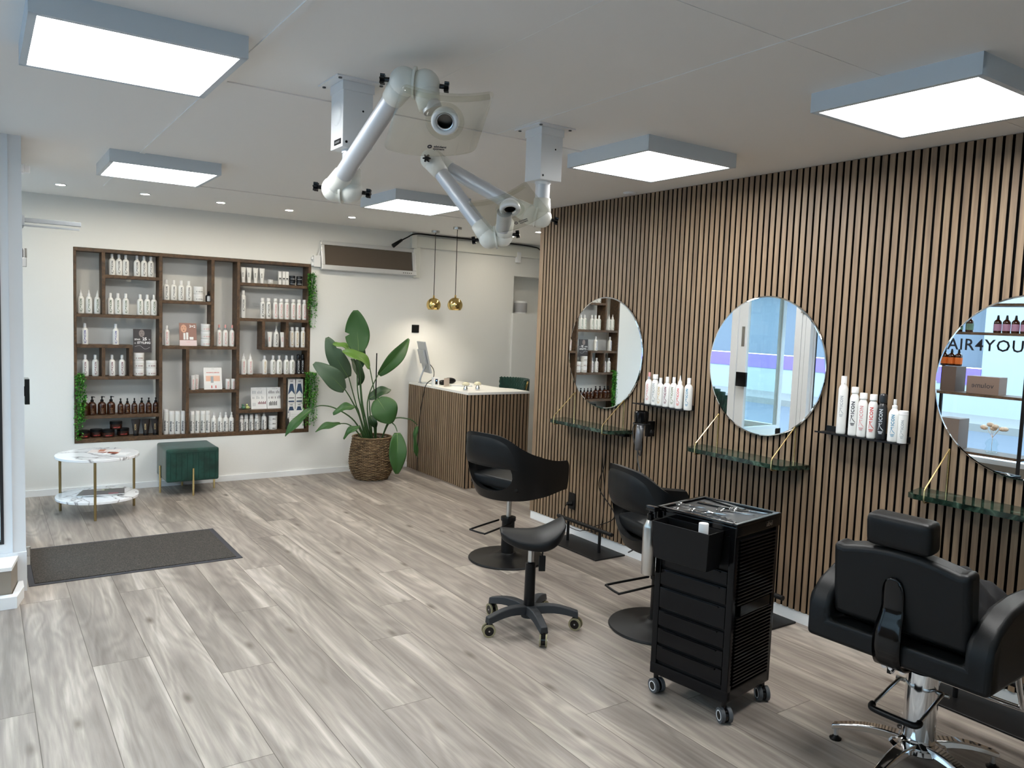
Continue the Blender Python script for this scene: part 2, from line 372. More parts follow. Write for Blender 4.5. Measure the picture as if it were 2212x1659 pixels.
bm = B(); box(bm, (-.80, 6.02, 0), (-.70, BACK + .1, .40)); box(bm, (-.80, 6.02, 2.3), (-.70, BACK + .1, CEIL)); box(bm, (-.80, 6.02, 0), (.13, 6.06, .40)); box(bm, (-.80, 6.02, 2.3), (.13, 6.06, CEIL)); box(bm, (-.8, BACK, 0), (.14, BACK + .1, CEIL)); struct('wall_left', bm, 'wall')
bm = B(); box(bm, (-.78, 6.02, .4), (-.72, 6.08, 2.3)); box(bm, (-.78, 7.36, .4), (-.72, BACK, 2.3)); box(bm, (-.78, 6.08, .4), (-.72, 7.36, .44)); box(bm, (-.78, 6.08, 2.26), (-.72, 7.36, 2.3)); box(bm, (-.72, 6.02, .4), (.13, 6.06, .44)); box(bm, (-.72, 6.02, 2.26), (.13, 6.06, 2.3)); w2 = struct('window_2', bm, 'frame_white')
bm = B(); box(bm, (-.753, 6.08, .44), (-.747, 7.36, 2.26)); box(bm, (-.72, 6.037, .44), (.13, 6.043, 2.26)); obj('window_glass', bm, 'glass', w2)
# shop window along x=-1.3
bm = B(); box(bm, (-1.4, 3.25, 0), (-1.3, 5.05, .30)); box(bm, (-1.4, -2.7, 2.35), (-1.3, 5.05, CEIL)); box(bm, (-1.4, -2.7, 0), (-1.3, 3.25, 1.0)); struct('wall_shop_front', bm, 'taupe')
bm = B(); box(bm, (-1.41, 4.96, .3), (-1.29, 5.05, 2.35)); box(bm, (-1.41, 3.2, .3), (-1.29, 3.28, 2.35)); box(bm, (-1.41, 3.28, .3), (-1.29, 4.96, .35)); box(bm, (-1.42, -2.6, 1.0), (-1.24, 3.25, 1.03)); box(bm, (-1.39, .3, 1.03), (-1.31, .38, 2.35)); w3 = struct('window_3', bm, 'frame_white')
bm = B(); box(bm, (-1.36, -2.6, 1.03), (-1.352, 4.96, 2.35)); box(bm, (-1.36, 3.28, .35), (-1.352, 4.96, 1.03)); obj('window_glass', bm, 'glass', w3)  # panes run on out of view, added to bring daylight onto the ceiling
bm = B(); text(bm, 'HAIR4YOU', .17, (-1.349, 4.06, 1.46), (0, -1, 0), (0, 0, 1), bold=.002, space=1.1); obj('window_lettering', bm, 'print_dark', w3)
# ---------------------------------------------------------------- street outside
M['asphalt'] = mat('asphalt', '4a525c', .9); M['pave'] = mat('paving', '6b6c6a', .9); M['render'] = mat('pale_render', '7f8789', .8)
bm = B(); box(bm, (-40, -30, -.25), (-2.9, 50, -.16)); struct('street_road', bm, 'asphalt')
bm = B(); box(bm, (-2.9, -30, -.25), (-1.42, 50, -.06)); box(bm, (-1.42, 5.06, -.25), (-.81, 50, -.06)); box(bm, (-.81, 5.06, -.25), (.12, 6.01, -.002)); box(bm, (-10, -30, -.25), (-8.2, 50, -.02)); struct('pavement', bm, 'pave')
bm = B(); box(bm, (-11, -30, -.2), (-10, 8, 7)); box(bm, (-11, 8, -.2), (-10, 20, .6)); box(bm, (-11, 8, 2.8), (-10, 20, 7)); box(bm, (-11, 20, -.2), (-10, 50, 7)); st = tag(obj('building', bm, 'render'), 'pale rendered building across the street seen in the mirrors', 'building')
bm = B(); box(bm, (-10.02, 8, .6), (-9.98, 20, .95)); obj('shop_fascia', bm, mat('purple_band', '5b45b8', .5), st)
bm = B(); box(bm, (-10.6, 8, .95), (-10.5, 20, 2.8)); obj('shop_interior', bm, mat('shop_dim', '56606b', .8), st)
# ---------------------------------------------------------------- ceiling seams
def strip(n, a, b, m='ceil', h=.005):
    bm = B(); box(bm, (a[0], a[1], CEIL - h), (b[0], b[1], CEIL - .0003)); o = struct(n, bm, m)
strip('trim_3', (.775, -2.5), (.803, 6.55)); strip('trim_4', (.80, 3.195), (2.58, 3.222)); strip('trim_5', (.80, 5.985), (3.67, 6.01))
strip('trim_6', (1.4195, -2.5), (1.4215, 3.19), h=.0012); strip('trim_7', (2.037, -2.5), (2.040, 3.19), 'trim', h=.002); strip('trim_8', (.80, 1.579), (3.67, 1.582), h=.0015)
# ---------------------------------------------------------------- ceiling light panels and downlights
def panel(cx, cy_, label):
    t = thing('ceiling_light_panel', label, 'ceiling light', (cx, cy_, CEIL), 0, 'square ceiling light panels')
    h = .302; bm = B()
    for s in (-1, 1):
        box(bm, (s * h, -h, -.07), (s * (h - .022), h, 0)); box(bm, (-h, s * h, -.07), (h, s * (h - .022), 0))
    obj('frame', bm, 'alu', t); bm = B(); box(bm, (-.281, -.281, -.062), (.281, .281, -.05)); obj('diffuser', bm, 'led', t)
    return t
P0 = panel(.43, 2.945, 'square light panel at the top left corner of the picture')
for x, y, l in ((.925, 5.285, 'square light panel above the entrance mat and small marble table'), (2.69, 5.30, 'square light panel behind the two white extraction arms'),
                (2.862, 3.01, 'square light panel above the middle of the slatted wall'), (2.862, 1.555, 'square light panel above the oval mirror nearest the camera')):
    if 'oval' in l: l = 'square light panel cut off by the right edge of the picture'
    dup(P0, (x, y, CEIL), label=l)
lab = ['leftmost', 'second from the left', 'third from the left', 'fourth from the left', 'fifth from the left']
bm = B(); lathe(bm, [(.042, .0), (.042, -.004), (.032, -.004), (.030, -.001)], 24); ring = obj('downlight', bm, 'white', smooth=True, loc=(.518, 6.75, CEIL))
tag(ring, 'small recessed downlight, leftmost of the row above the product shelves', 'downlight', 'small recessed downlights')
bm = B(); lathe(bm, [(0, -.0015), (.031, -.0015)], 24); obj('lens', bm, 'spot', ring)
for i, x in enumerate((1.089, 1.658, 2.227, 2.799)):
    dup(ring, (x, 6.75, CEIL), label='small recessed downlight, %s in the row before the shelf wall' % lab[i + 1])
dup(ring, (4.606, 6.86, CEIL), label='small recessed downlight behind the elbow of the right extraction arm'); dup(ring, (4.554, 6.30, CEIL), label='small recessed downlight beside the top of the slatted wall end')
bm = B(); lathe(bm, [(0, -.012), (.035, -.012), (.045, -.004), (.045, 0)], 24); tag(obj('ceiling_vent', bm, 'white', smooth=True, loc=(3.593, 3.955, CEIL)), 'small round white ceiling vent close to the slatted wall', 'vent')
for i, (x, y) in enumerate(((3.83, 7.07), (3.83, 6.635))):
    t = thing('pendant_lamp', ['brass ball pendant lamp on a black cord, the left one', 'brass ball pendant lamp on a black cord, the right one'][i], 'pendant lamp', (x, y, CEIL), 0, 'pair of brass pendant lamps over the counter')
    bm = B(); lathe(bm, [(0, -.022), (.04, -.022), (.042, -.016), (.042, 0), (0, 0)], 24); obj('ceiling_rose', bm, 'steel', t, smooth=True)
    bm = B(); cyl(bm, (0, 0, -.65), (0, 0, -.02), .0035, 8); obj('cord', bm, 'black', t)
    bm = B(); r = .073; zc = -.745
    lathe(bm, [(.006, zc + .098), (.009, zc + .09), (.009, zc + .074)] + [(r * sin(a), zc + r * cos(a)) for a in [R_(9 + 9.5 * j) for j in range(14)]], 32)
    obj('shade', bm, 'gold', t, smooth='all', mods=[('SOLIDIFY', dict(thickness=.002))])
    bm = B(); ball(bm, (0, 0, zc - .01), .028); obj('bulb', bm, 'spot', t, smooth='all')
#==OBJECTS==
# ---------------------------------------------------------------- display shelving let into the back wall
YF = BACK - .004
t = thing('display_shelving', 'dark walnut display shelving recessed in the white back wall', 'shelf', (NX0, YF, NZ0))
def board(name, x0, x1, z0, z1, y1=YF + .165):
    bm = B(); box(bm, (x0 - NX0, 0, z0 - NZ0), (x1 - NX0, y1 - YF, z1 - NZ0), .0015, seg=1); return obj(name, bm, 'walnut', t)
T_ = .0135
board('frame_side', .656, .677, .459, 2.03); board('frame_side', 2.645, 2.671, .459, 2.03)
board('frame_top', .656, 2.671, 2.03, 2.058); board('frame_bottom', .656, 2.671, .425, .459)
for x, z0, z1 in ((1.324, .459, 2.03), (1.987, .459, 2.03), (.878, 1.513, 2.03), (.875, .987, 1.2295), (1.086, .987, 1.2295), (1.760, 1.253, 2.03), (2.22, 1.252, 1.4925), (2.446, 1.252, 1.4925), (1.547, .459, 1.2255), (2.428, .459, .965)):
    board('upright', x - T_, x + T_, z0, z1)
for x0, x1, z in ((.8915, 1.3105, 1.833), (.677, 1.3105, 1.4995), (.677, 1.0995, 1.243), (.677, 1.3105, .9735), (.677, 1.3105, .6415), (1.3375, 1.7465, 1.6405), (1.3375, 1.9735, 1.2395),
                  (2.0005, 2.645, 1.8335), (2.0005, 2.645, 1.506), (2.2065, 2.645, 1.2385), (1.5605, 1.9735, .8425), (2.0005, 2.645, .978), (2.0005, 2.4145, .646)):
    board('shelf_board', x0, x1, z - T_, z + T_)
# ---------------------------------------------------------------- hair products
M['bw'] = mat('white_bottle', (.82, .82, .80), .3); M['bcap'] = mat('white_cap', (.84, .84, .84), .35)
M['amber'] = mat('amber_glass', (.042, .012, .004), .1, Coat_Weight=.5); M['jarbrown'] = mat('brown_jar', (.035, .012, .008), .25); M['tubebrown'] = mat('dark_tube', (.018, .011, .009), .3)
M['pink'] = mat('pink_pump', 'e8a9a6', .4); M['bk'] = mat('black_can', (.012, .013, .016), .3); M['collar'] = mat('silver_collar', (.6, .6, .62), .3, .9)
INK = {'k': '15151c', 'g': '3d5a2a', 'b': '2a2f8c', 'm': '6e1530', 'd': '4a4c4e', 'p': 'dc9c9c', 'y': 'cdb07a', 'l': '70785a', 'w': 'c8ccd0', '#': '161826', 'r': 'd0453e', 't': '4d8fb0', 'f': 'a9aeb2'}
for k, v in INK.items(): M['ink' + k] = mat('ink_' + k, v, .5)
def letters(body, size, z, r, side=0, flat=False, **kw):
    """writing running up the body, wrapped round radius r"""
    bm = B(); put2d(bm, text2d(body, size, **kw), lambda a, b: (-b + side, 0, z + a)); return bm
def wrap(bm, r):
    """bend flat print (x across, z up) round a body of radius r facing -y"""
    ra = r + .0006; k = -8
    while k <= 8:
        bmesh.ops.bisect_plane(bm, geom=bm.verts[:] + bm.edges[:] + bm.faces[:], plane_co=(ra * k * .16, 0, 0), plane_no=(1, 0, 0)); k += 1
    for v in bm.verts: u = v.co.x; v.co.x = ra * sin(u / ra); v.co.y = -ra * cos(u / ra)
    return bm
def flat_poly(bm, pts, r, flat=False):
    bm.faces.new([bm.verts.new((u, 0, z)) for u, z in pts])
def logo(bm, r, z, s=1, flat=False):
    """the striding figure under the word"""
    for p in ([(-.0085, .017), (-.004, .018), (-.003, .006), (-.0065, .004)], [(-.0065, .008), (-.004, .007), (.003, -.003), (.012, -.013), (.010, -.0145), (.001, -.005)], [(-.0075, .005), (-.0055, .005), (-.0085, -.013), (-.0105, -.013)], [(-.003, .012), (0, .011), (.005, .016), (.003, .017)]):
        flat_poly(bm, [(u * s, z + v * s) for u, v in p], r, flat)
    for k, w in ((0, .014), (1, .011), (2, .009)): flat_poly(bm, [(-w * s / 1.4, z - .020 * s - .005 * k), (w * s / 1.4, z - .020 * s - .005 * k), (w * s / 1.4, z - .0175 * s - .005 * k), (-w * s / 1.4, z - .0175 * s - .005 * k)], r, flat)
    return bm
_pc = {}
def bodyprof(r, h, neck=.42, sh=.22):
    return [(0, 0), (r * .86, 0), (r * .97, .003), (r, .009), (r, h * (1 - sh)), (r * .97, h * (1 - sh * .72)), (r * .82, h * (1 - sh * .4)), (r * .6, h * (1 - sh * .15)), (r * neck, h), (0, h)]
KIND = dict(  # name, body r, body h, cap r, cap h, cap kind, body material, cap material, words, category
    bottle=('shampoo_bottle', .0262, .142, .0115, .038, 'cyl', 'bw', 'bcap', 'bottle'), applicator=('applicator_bottle', .0262, .146, .013, .055, 'cone', 'bw', 'bcap', 'bottle'),
    slim=('slim_bottle', .0235, .143, .010, .035, 'cyl', 'bw', 'bcap', 'bottle'), nozzle=('spray_bottle', .0245, .152, .011, .046, 'nozzle', 'bw', 'pink', 'bottle'),
    can=('spray_can', .0222, .165, .0175, .03, 'cyl', 'bw', 'bcap', 'can'), tallcan=('tall_spray_can', .023, .218, .014, .04, 'cyl', 'bw', 'bcap', 'can'), blackcan=('black_spray_can', .0225, .148, .018, .045, 'dome', 'bk', 'bk', 'can'),
    amber=('amber_pump_bottle', .033, .112, .013, .046, 'pump', 'amber', 'black', 'bottle'), dropper=('amber_dropper_bottle', .025, .094, .0105, .042, 'drop', 'amber', 'black', 'bottle'),
    amberpump=('amber_spray_bottle', .025, .096, .011, .042, 'spray', 'amber', 'black', 'bottle'), cyl=('white_cylinder_can', .0238, .180, .0238, .026, 'cyl', 'bw', 'bcap', 'can'),
    tallcyl=('tall_cylinder_can', .0225, .200, .0225, .026, 'cyl', 'bw', 'bcap', 'can'), dentcan=('narrow_white_can', .0212, .168, .0195, .032, 'cyl', 'bw', 'bcap', 'can'),
    dentspray=('white_spray_bottle', .0245, .135, .012, .045, 'nozzle', 'bw', 'bcap', 'bottle'), domecan=('dome_topped_can', .0205, .115, .0185, .038, 'dome', 'bw', 'bcap', 'can'),
    whitecan=('cream_can', .0215, .110, .0215, .02, 'cyl', 'bw', 'bcap', 'can'), shortcan=('short_cream_can', .0215, .075, .0215, .02, 'cyl', 'bw', 'bcap', 'can'),
    jar=('hair_mask_jar', .043, .044, .0435, .0225, 'lid', 'bw', 'bcap', 'jar'), smalljar=('small_white_jar', .025, .028, .0255, .015, 'lid', 'bw', 'bcap', 'jar'), dentjar=('flat_white_jar', .040, .029, .0405, .015, 'lid', 'bw', 'bcap', 'jar'),
    blackjar=('black_jar', .0285, .029, .029, .016, 'lid', 'bk', 'bk', 'jar'), lowjar=('brown_jar', .0485, .042, .0495, .024, 'lid', 'jarbrown', 'black', 'jar'), serum=('serum_bottle', .027, .066, .011, .03, 'spray', 'bk', 'black', 'bottle'),
    tube=('cream_tube', .0245, .125, .017, .018, 'tube', 'bw', 'bcap', 'tube'), darktube=('dark_cream_tube', .038, .125, .022, .02, 'tube', 'tubebrown', 'black', 'tube'), thinbox=('slim_carton', .0135, .127, 0, 0, 'box', 'paper', 'paper', 'box'))
def make_product(kind, ink, scale=1.0, h=None):
    nm, r, hb, cr, ch, ck, bmt, cmt, cat = KIND[kind]
    if h: hb = h - ch
    root = bpy.data.objects.new(nm, None); root.empty_display_size = .02; COL.objects.link(root); root['category'] = cat
    n = 20
    if ck == 'tube':
        bm = B(); H = hb; ch_ = ch; rows = []
        for k in range(7):
            q = k / 6; z = ch_ + H * q; rx = cr * .95 * (1 - q) + r * q; ry = cr * .95 * (1 - q) + .0015 * q
            rows.append([bm.verts.new((rx * cos(2 * pi * i / n), ry * sin(2 * pi * i / n), z)) for i in range(n)])
        for a, b in zip(rows, rows[1:]):
            for i in range(n): bm.faces.new((a[i], a[(i + 1) % n], b[(i + 1) % n], b[i]))
        bm.faces.new(rows[0][::-1]); bm.faces.new(rows[-1])
        obj('tube_body', bm, bmt, root, smooth=True); bm = B(); lathe(bm, [(0, 0), (cr, 0), (cr, ch_), (0, ch_)], n); obj('cap', bm, cmt, root, smooth=True)
        bm = letters('ICON', .016 if kind == 'tube' else .02, ch + hb * .45, 0, flat=True, bold=.0004)
        for v in bm.verts: q = (v.co.z - ch_) / H; v.co.y = -(cr * .95 * (1 - q) + .0015 * q) - .0012
        obj('lettering', bm, 'ink' + ink, root); return root
    if ck == 'box':
        bm = B(); box(bm, (-r, -r, 0), (r, r, hb)); obj('carton', bm, bmt, root)
        bm = B(); quad(bm, (0, -r - .0005, 0), (1, 0, 0), (0, 0, 1), -.009, .052, .009, .066); quad(bm, (0, -r - .0005, 0), (1, 0, 0), (0, 0, 1), -r, .044, r, .046); obj('label_print', bm, 'ink' + ink, root); return root
    bm = B()
    if ck == 'lid':
        lathe(bm, [(0, 0), (r * .9, 0), (r * .98, .004), (r, .01), (r, hb), (0, hb)], 28); obj('jar_body', bm, bmt, root, smooth=True)
        bm = B(); lathe(bm, [(0, hb + .0012), (cr, hb + .0012), (cr, hb + ch - .002), (cr - .002, hb + ch), (0, hb + ch)], 28); obj('lid', bm, cmt, root, smooth=True)
        bm = B()
        def f(a, b): return (a, 0, hb * .36 + b)
        put2d(bm, text2d('X  ICON' if kind in ('jar', 'blackjar') else ('#my' if kind == 'dentjar' else 'repair mask'), {'jar': .0155, 'blackjar': .013, 'smalljar': .006, 'dentjar': .016, 'lowjar': .012}[kind], bold=.0004), f)
        obj('lettering', wrap(bm, r), 'ink' + ink, root); return root
    straight = kind in ('cyl', 'tallcyl', 'whitecan', 'shortcan', 'dentcan')
    if straight: lathe(bm, [(0, 0), (r * .96, 0), (r, .003), (r, hb), (0, hb)], n)
    else: lathe(bm, bodyprof(r, hb, min(.8, cr / r * .95), {'can': .17, 'tallcan': .13, 'blackcan': .2, 'domecan': .12, 'amber': .28, 'dropper': .3, 'amberpump': .3, 'serum': .25}.get(kind, .2)), n)
    obj('bottle_body', bm, bmt, root, smooth=True)
    bm = B(); z = hb
    if ck == 'cyl': lathe(bm, [(0, z + .0012), (cr, z + .0012), (cr * .98, z + ch - .002), (cr * .9, z + ch), (0, z + ch)], n)
    elif ck == 'dome': lathe(bm, [(0, z + .0012), (cr, z + .0012), (cr, z + ch * .6), (cr * .92, z + ch * .82), (cr * .6, z + ch * .97), (0, z + ch)], n)
    elif ck == 'cone': lathe(bm, [(0, z + .001), (cr, z + .001), (cr * .92, z + .016), (cr * .6, z + .022), (cr * .42, z + .03), (.0016, z + ch), (0, z + ch)], n)
    elif ck == 'nozzle':
        if kind == 'nozzle': lathe(bm, [(0, z + .018), (cr * .72, z + .018), (cr * .68, z + ch), (0, z + ch)], n); lathe(bm, [(0, z), (cr, z), (cr, z + .018), (0, z + .018)], n, mi=1)
        else: lathe(bm, [(0, z), (cr, z), (cr, z + .014), (cr * .5, z + .018), (cr * .62, z + .022), (cr * .6, z + ch), (0, z + ch)], n)
    elif ck in ('pump', 'drop', 'spray'):
        lathe(bm, [(0, z), (cr, z), (cr, z + ch * .34), (cr * .45, z + ch * .42), (cr * .4, z + ch * .7), (cr * .62, z + ch * .74), (cr * .5, z + ch), (0, z + ch)], n)
        if ck == 'pump': tube(bm, [(0, 0, z + ch * .88), (.012, -.004, z + ch * .9), (.022, -.007, z + ch * .82)], .0035, 6)
        if ck == 'spray': box(bm, (-.006, -.012, z + ch * .74), (.006, .006, z + ch), .002)
        if ck == 'drop': lathe(bm, [(0, z + ch * .5), (cr * .55, z + ch * .5), (cr * .4, z + ch * .95), (0, z + ch)], 12)
    obj({'pump': 'pump_head', 'nozzle': 'spray_nozzle', 'cone': 'applicator_tip', 'spray': 'spray_head', 'drop': 'dropper'}.get(ck, 'cap'), bm, [cmt, 'collar'], root, smooth=True)
    if ink == '#':
        bm = letters('#mydentity', .020 if hb > .12 else .017, hb * .40, r, -.008, bold=.0006)
        for a in range(3):
            quadz = hb * (.3 + .06 * a); flat_poly(bm, [(.006, quadz), (.013, quadz), (.013, quadz + .002), (.006, quadz + .002)], r)
        pts = [(.007 + .0045 * cos(a), hb * .56 + .0045 * sin(a)) for a in [2 * pi * i / 12 for i in range(12)]]; flat_poly(bm, pts, r)
    elif kind in ('amber', 'dropper', 'amberpump'):
        bm = B()
        for k in range(4): w = .010 - .002 * (k % 3); flat_poly(bm, [(-w, .02 + .011 * k), (0, .02 + .011 * k), (w, .02 + .011 * k), (w, .0209 + .011 * k), (0, .0209 + .011 * k), (-w, .0209 + .011 * k)], r)
        ink = 'y'
    elif kind == 'serum':
        bm = B(); flat_poly(bm, [(-.018, .008), (-.006, .006), (.008, .006), (.02, .008), (.02, .05), (.008, .052), (-.006, .052), (-.018, .05)], r); ink = 'w'
    else:
        k = 1.15 if kind in ('can', 'blackcan') else (.8 if kind in ('whitecan', 'shortcan') else 1)
        bm = letters('ICON', .0205 * k, hb * .66, r, .0055, bold=.0007, space=1.10); logo(bm, r, hb * .66 - .049 * k, k)
    obj('lettering', wrap(bm, r), 'ink' + ink, root)
    return root
def product(kind, ink, loc, label, group, rz=0, h=None):
    key = (kind, ink, h)
    if key not in _pc: r = _pc[key] = make_product(kind, ink, h=h)
    else: r = dup(_pc[key])
    r.location = loc; r.rotation_euler = (0, 0, rz); r['label'] = label; r['group'] = group
    return r
ORD = ['leftmost', 'second from left', 'third from left', 'fourth from left', 'fifth from left', 'sixth from left', 'seventh from left']
CN = {'k': 'black-lettered', 'g': 'green-lettered', 'b': 'blue-lettered', 'm': 'maroon-lettered', 'd': 'grey-lettered', 'p': 'pink-lettered', 'y': 'beige-lettered', 'l': 'olive-lettered', '#': 'dark-lettered', 'w': 'white-lettered'}
KN = {'bottle': 'bottle', 'applicator': 'pointed-tip bottle', 'slim': 'slim bottle', 'nozzle': 'pink-nozzled bottle', 'can': 'spray can', 'tallcan': 'tall spray can', 'blackcan': 'can', 'cyl': 'cylinder can', 'tallcyl': 'taller cylinder can',
      'dentcan': 'narrow can', 'dentspray': 'nozzle bottle', 'domecan': 'dome-topped can', 'whitecan': 'capped can', 'shortcan': 'short can', 'jar': 'mask jar', 'smalljar': 'small jar', 'dentjar': 'flat jar', 'tube': 'upright tube'}
def pname(kind, ink):
    if kind == 'amber': return 'large amber pump bottle'
    if kind == 'dropper': return 'small amber dropper bottle'
    if kind == 'amberpump': return 'small amber spray bottle'
    if kind == 'lowjar': return 'low dark brown jar'
    if kind == 'darktube': return 'dark brown tube'
    if kind == 'serum': return 'black serum bottle with silver label'
    if kind == 'thinbox': return 'slim white carton'
    if kind == 'blackjar': return 'black white-lettered jar'
    if kind == 'blackcan': return 'black spray can'
    return 'white %s %s' % (CN[ink], KN[kind])
PROD = [
('top shelf of the left bay', 1.846, [('bottle', 'k', 0.95), ('bottle', 'k', 1.003), ('bottle', 'k', 1.056), ('bottle', 'k', 1.143), ('bottle', 'k', 1.199), ('bottle', 'k', 1.254)]),
('narrow cubby left of the second shelf', 1.513, [('applicator', 'g', 0.714), ('applicator', 'g', 0.774), ('applicator', 'g', 0.838)]),
('second shelf of the left bay', 1.515, [('bottle', 'g', 0.937), ('bottle', 'g', 0.994), ('bottle', 'g', 1.055), ('bottle', 'g', 1.168), ('bottle', 'g', 1.225), ('bottle', 'g', 1.28)]),
('third shelf of the left bay', 1.253, [('bottle', 'b', 0.743), ('bottle', 'b', 0.976)]),
('small cubby at the far left', 0.987, [('bottle', 'm', 0.744), ('bottle', 'm', 0.82)]),
('second small cubby from the left', 0.987, [('bottle', 'm', 0.947), ('bottle', 'm', 1.025)]),
('cubby under the dark discount sign', 0.987, [('jar', 'm', 1.155, 3), ('jar', 'm', 1.257, 2)]),
('amber bottle shelf', 0.655, [('amber', 'k', 0.737), ('amber', 'k', 0.794), ('amber', 'k', 0.869), ('amber', 'k', 0.939), ('dropper', 'k', 1.013), ('dropper', 'k', 1.066), ('dropper', 'k', 1.122), ('amberpump', 'k', 1.18), ('amberpump', 'k', 1.237), ('amberpump', 'k', 1.294)]),
('bottom shelf of the left bay', 0.459, [('lowjar', 'r', 0.734), ('lowjar', 'r', 0.818), ('lowjar', 'r', 0.925), ('lowjar', 'r', 1.032), ('darktube', 'y', 1.134), ('darktube', 'y', 1.214), ('darktube', 'y', 1.293)]),
('upper shelf of the second bay', 1.654, [('bottle', 'd', 1.38), ('bottle', 'd', 1.441), ('bottle', 'd', 1.503), ('bottle', 'd', 1.567), ('jar', 'd', 1.65, 2), ('serum', 'k', 1.737)]),
('poster shelf of the second bay', 1.253, [('slim', 'p', 1.384), ('jar', 'p', 1.715, 3)]),
('shelf in the narrow third bay', 1.253, [('nozzle', 'p', 1.832), ('nozzle', 'p', 1.887), ('nozzle', 'p', 1.948)]),
('top shelf of the right bay', 1.847, [('tube', 'd', 2.045), ('tube', 'd', 2.098), ('tube', 'd', 2.158), ('tube', 'd', 2.218), ('smalljar', 'd', 2.296), ('thinbox', 'd', 2.385), ('thinbox', 'd', 2.422), ('thinbox', 'd', 2.454), ('blackjar', 'w', 2.507, 2), ('blackjar', 'w', 2.576, 2)]),
('second shelf of the right bay', 1.519, [('tallcan', 'd', 2.046), ('can', 'k', 2.226), ('can', 'k', 2.282), ('can', 'p', 2.348), ('can', 'p', 2.403), ('can', 'p', 2.458), ('can', 'p', 2.521), ('can', 'p', 2.577), ('can', 'p', 2.631)]),
('small middle cubby of the right bay', 1.252, [('tube', 'p', 2.297), ('applicator', 'd', 2.358), ('tube', 'p', 2.422)]),
('small cubby at the right end', 1.252, [('can', 'y', 2.511), ('can', 'y', 2.562), ('can', 'y', 2.621)]),
('shelf with the pink leaflet', 0.856, [('whitecan', 'p', 1.606), ('whitecan', 'p', 1.646), ('shortcan', 'p', 1.913), ('shortcan', 'p', 1.964)]),
('third shelf of the right bay', 0.991, [('applicator', 'p', 2.055), ('applicator', 'p', 2.117), ('slim', 'y', 2.252), ('bottle', 'l', 2.332), ('bottle', 'l', 2.391), ('bottle', 'l', 2.46), ('bottle', 'l', 2.518), ('blackcan', 'w', 2.579), ('blackcan', 'w', 2.628)]),
('bottom shelf of the second bay', 0.459, [('tallcyl', '#', 1.379), ('cyl', '#', 1.428), ('cyl', '#', 1.477), ('cyl', '#', 1.528)]),
('bottom shelf of the third bay', 0.459, [('dentcan', '#', 1.601), ('dentcan', '#', 1.646), ('dentcan', '#', 1.694), ('dentcan', '#', 1.738), ('dentspray', '#', 1.791), ('dentspray', '#', 1.847), ('dentspray', '#', 1.897), ('dentspray', '#', 1.95)]),
('bottom shelf of the right bay', 0.459, [('domecan', '#', 2.039), ('domecan', '#', 2.084), ('domecan', '#', 2.134), ('domecan', '#', 2.183), ('dentspray', '#', 2.252), ('dentjar', '#', 2.338, 3)]),
]
for desc, z, items in PROD:
    tot = {}
    for it in items: tot[(it[0], it[1])] = tot.get((it[0], it[1]), 0) + 1
    cnt = {}
    for q, it in enumerate(items):
        kind, ink, x = it[:3]; key = (kind, ink); i = cnt[key] = cnt.get(key, -1) + 1; nm = pname(kind, ink); n = it[3] if len(it) > 3 else 1
        where = '%s%s, %s' % (nm, (' ' + ORD[i]) if tot[key] > 1 else '', desc); where = where.replace('  ', ' ')
        dy = .06
        if kind in ('lowjar', 'whitecan', 'blackcan'): dy = .06 + (.045 if i % 2 else 0) * (1 if kind != 'blackcan' else .6)
        if kind == 'lowjar': x += (-.008, .012, -.008, .006)[i]
        if kind == 'jar': dy = .055
        hh = KIND[kind][2] + KIND[kind][4] + .0008
        for s in range(n):
            lb = where if n == 1 else '%s, %s of stack%s, %s' % (nm, {1: {0: 'only one'}, 2: ['bottom', 'top'], 3: ['bottom', 'middle', 'top']}[n][s] if n > 1 else '', (' on ' + ('left' if i == 0 else 'right')) if tot[key] > 1 else '', desc)
            product(kind, ink, (x, BACK + dy, z + s * hh), lb, 'hair products on the display shelving')
product('lowjar', 'r', (.978, BACK + .07, .459 + .0668), 'low dark brown jar stacked on top of two others', 'hair products on the display shelving')
product('dentspray', '#', (2.218, BACK + .115, .459), 'white bottle with nozzle half hidden behind the others, bottom right shelf', 'hair products on the display shelving')
# ---------------------------------------------------------------- leaflets, posters, birds on the shelving
def card(name, label, cat, x0, x1, z0, h, y, m='paper', lean=.03, th=.004):
    t = thing(name, label, cat, ((x0 + x1) / 2, y, z0)); w = (x1 - x0) / 2; t.rotation_euler = (-math.atan2(lean, h), 0, 0)
    bm = B(); box(bm, (-w, 0, 0), (w, th, h)); obj('card', bm, m, t); return t, w
def pr(bm, a0, b0, a1, b1, k=0): quad(bm, (0, -.0006 - .0003 * k, 0), (1, 0, 0), (0, 0, 1), a0, b0, a1, b1)
def face_print(t, x, z, s, skin='c99a84', dark='2b211f'):
    bm = B(); f = [(x + s * .5 * cos(a), z + s * .72 * sin(a)) for a in [2 * pi * i / 20 for i in range(20)]]
    bm.faces.new([bm.verts.new((u, -.0012, v)) for u, v in f]); obj('portrait_print', bm, mat('portrait_tone', skin, .6), t)
    bm = B()
    for sx in (-1, 1): pr(bm, x + sx * s * .22 - s * .09, z + s * .12, x + sx * s * .22 + s * .09, z + s * .18, 3)
    pr(bm, x - s * .12, z - s * .36, x + s * .12, z - s * .27, 3); obj('portrait_lines', bm, mat('portrait_dark', dark, .6), t)
M['signdark'] = mat('dark_poster', '3b3739', .5)
t, w = card('discount_sign', 'dark poster offering 25% off styling, standing above white jars', 'poster', 1.110, 1.256, 1.192, .203, BACK + .035, 'signdark', .01)
face_print(t, -.005, .165, .045, '8a7f7c'); bm = B()
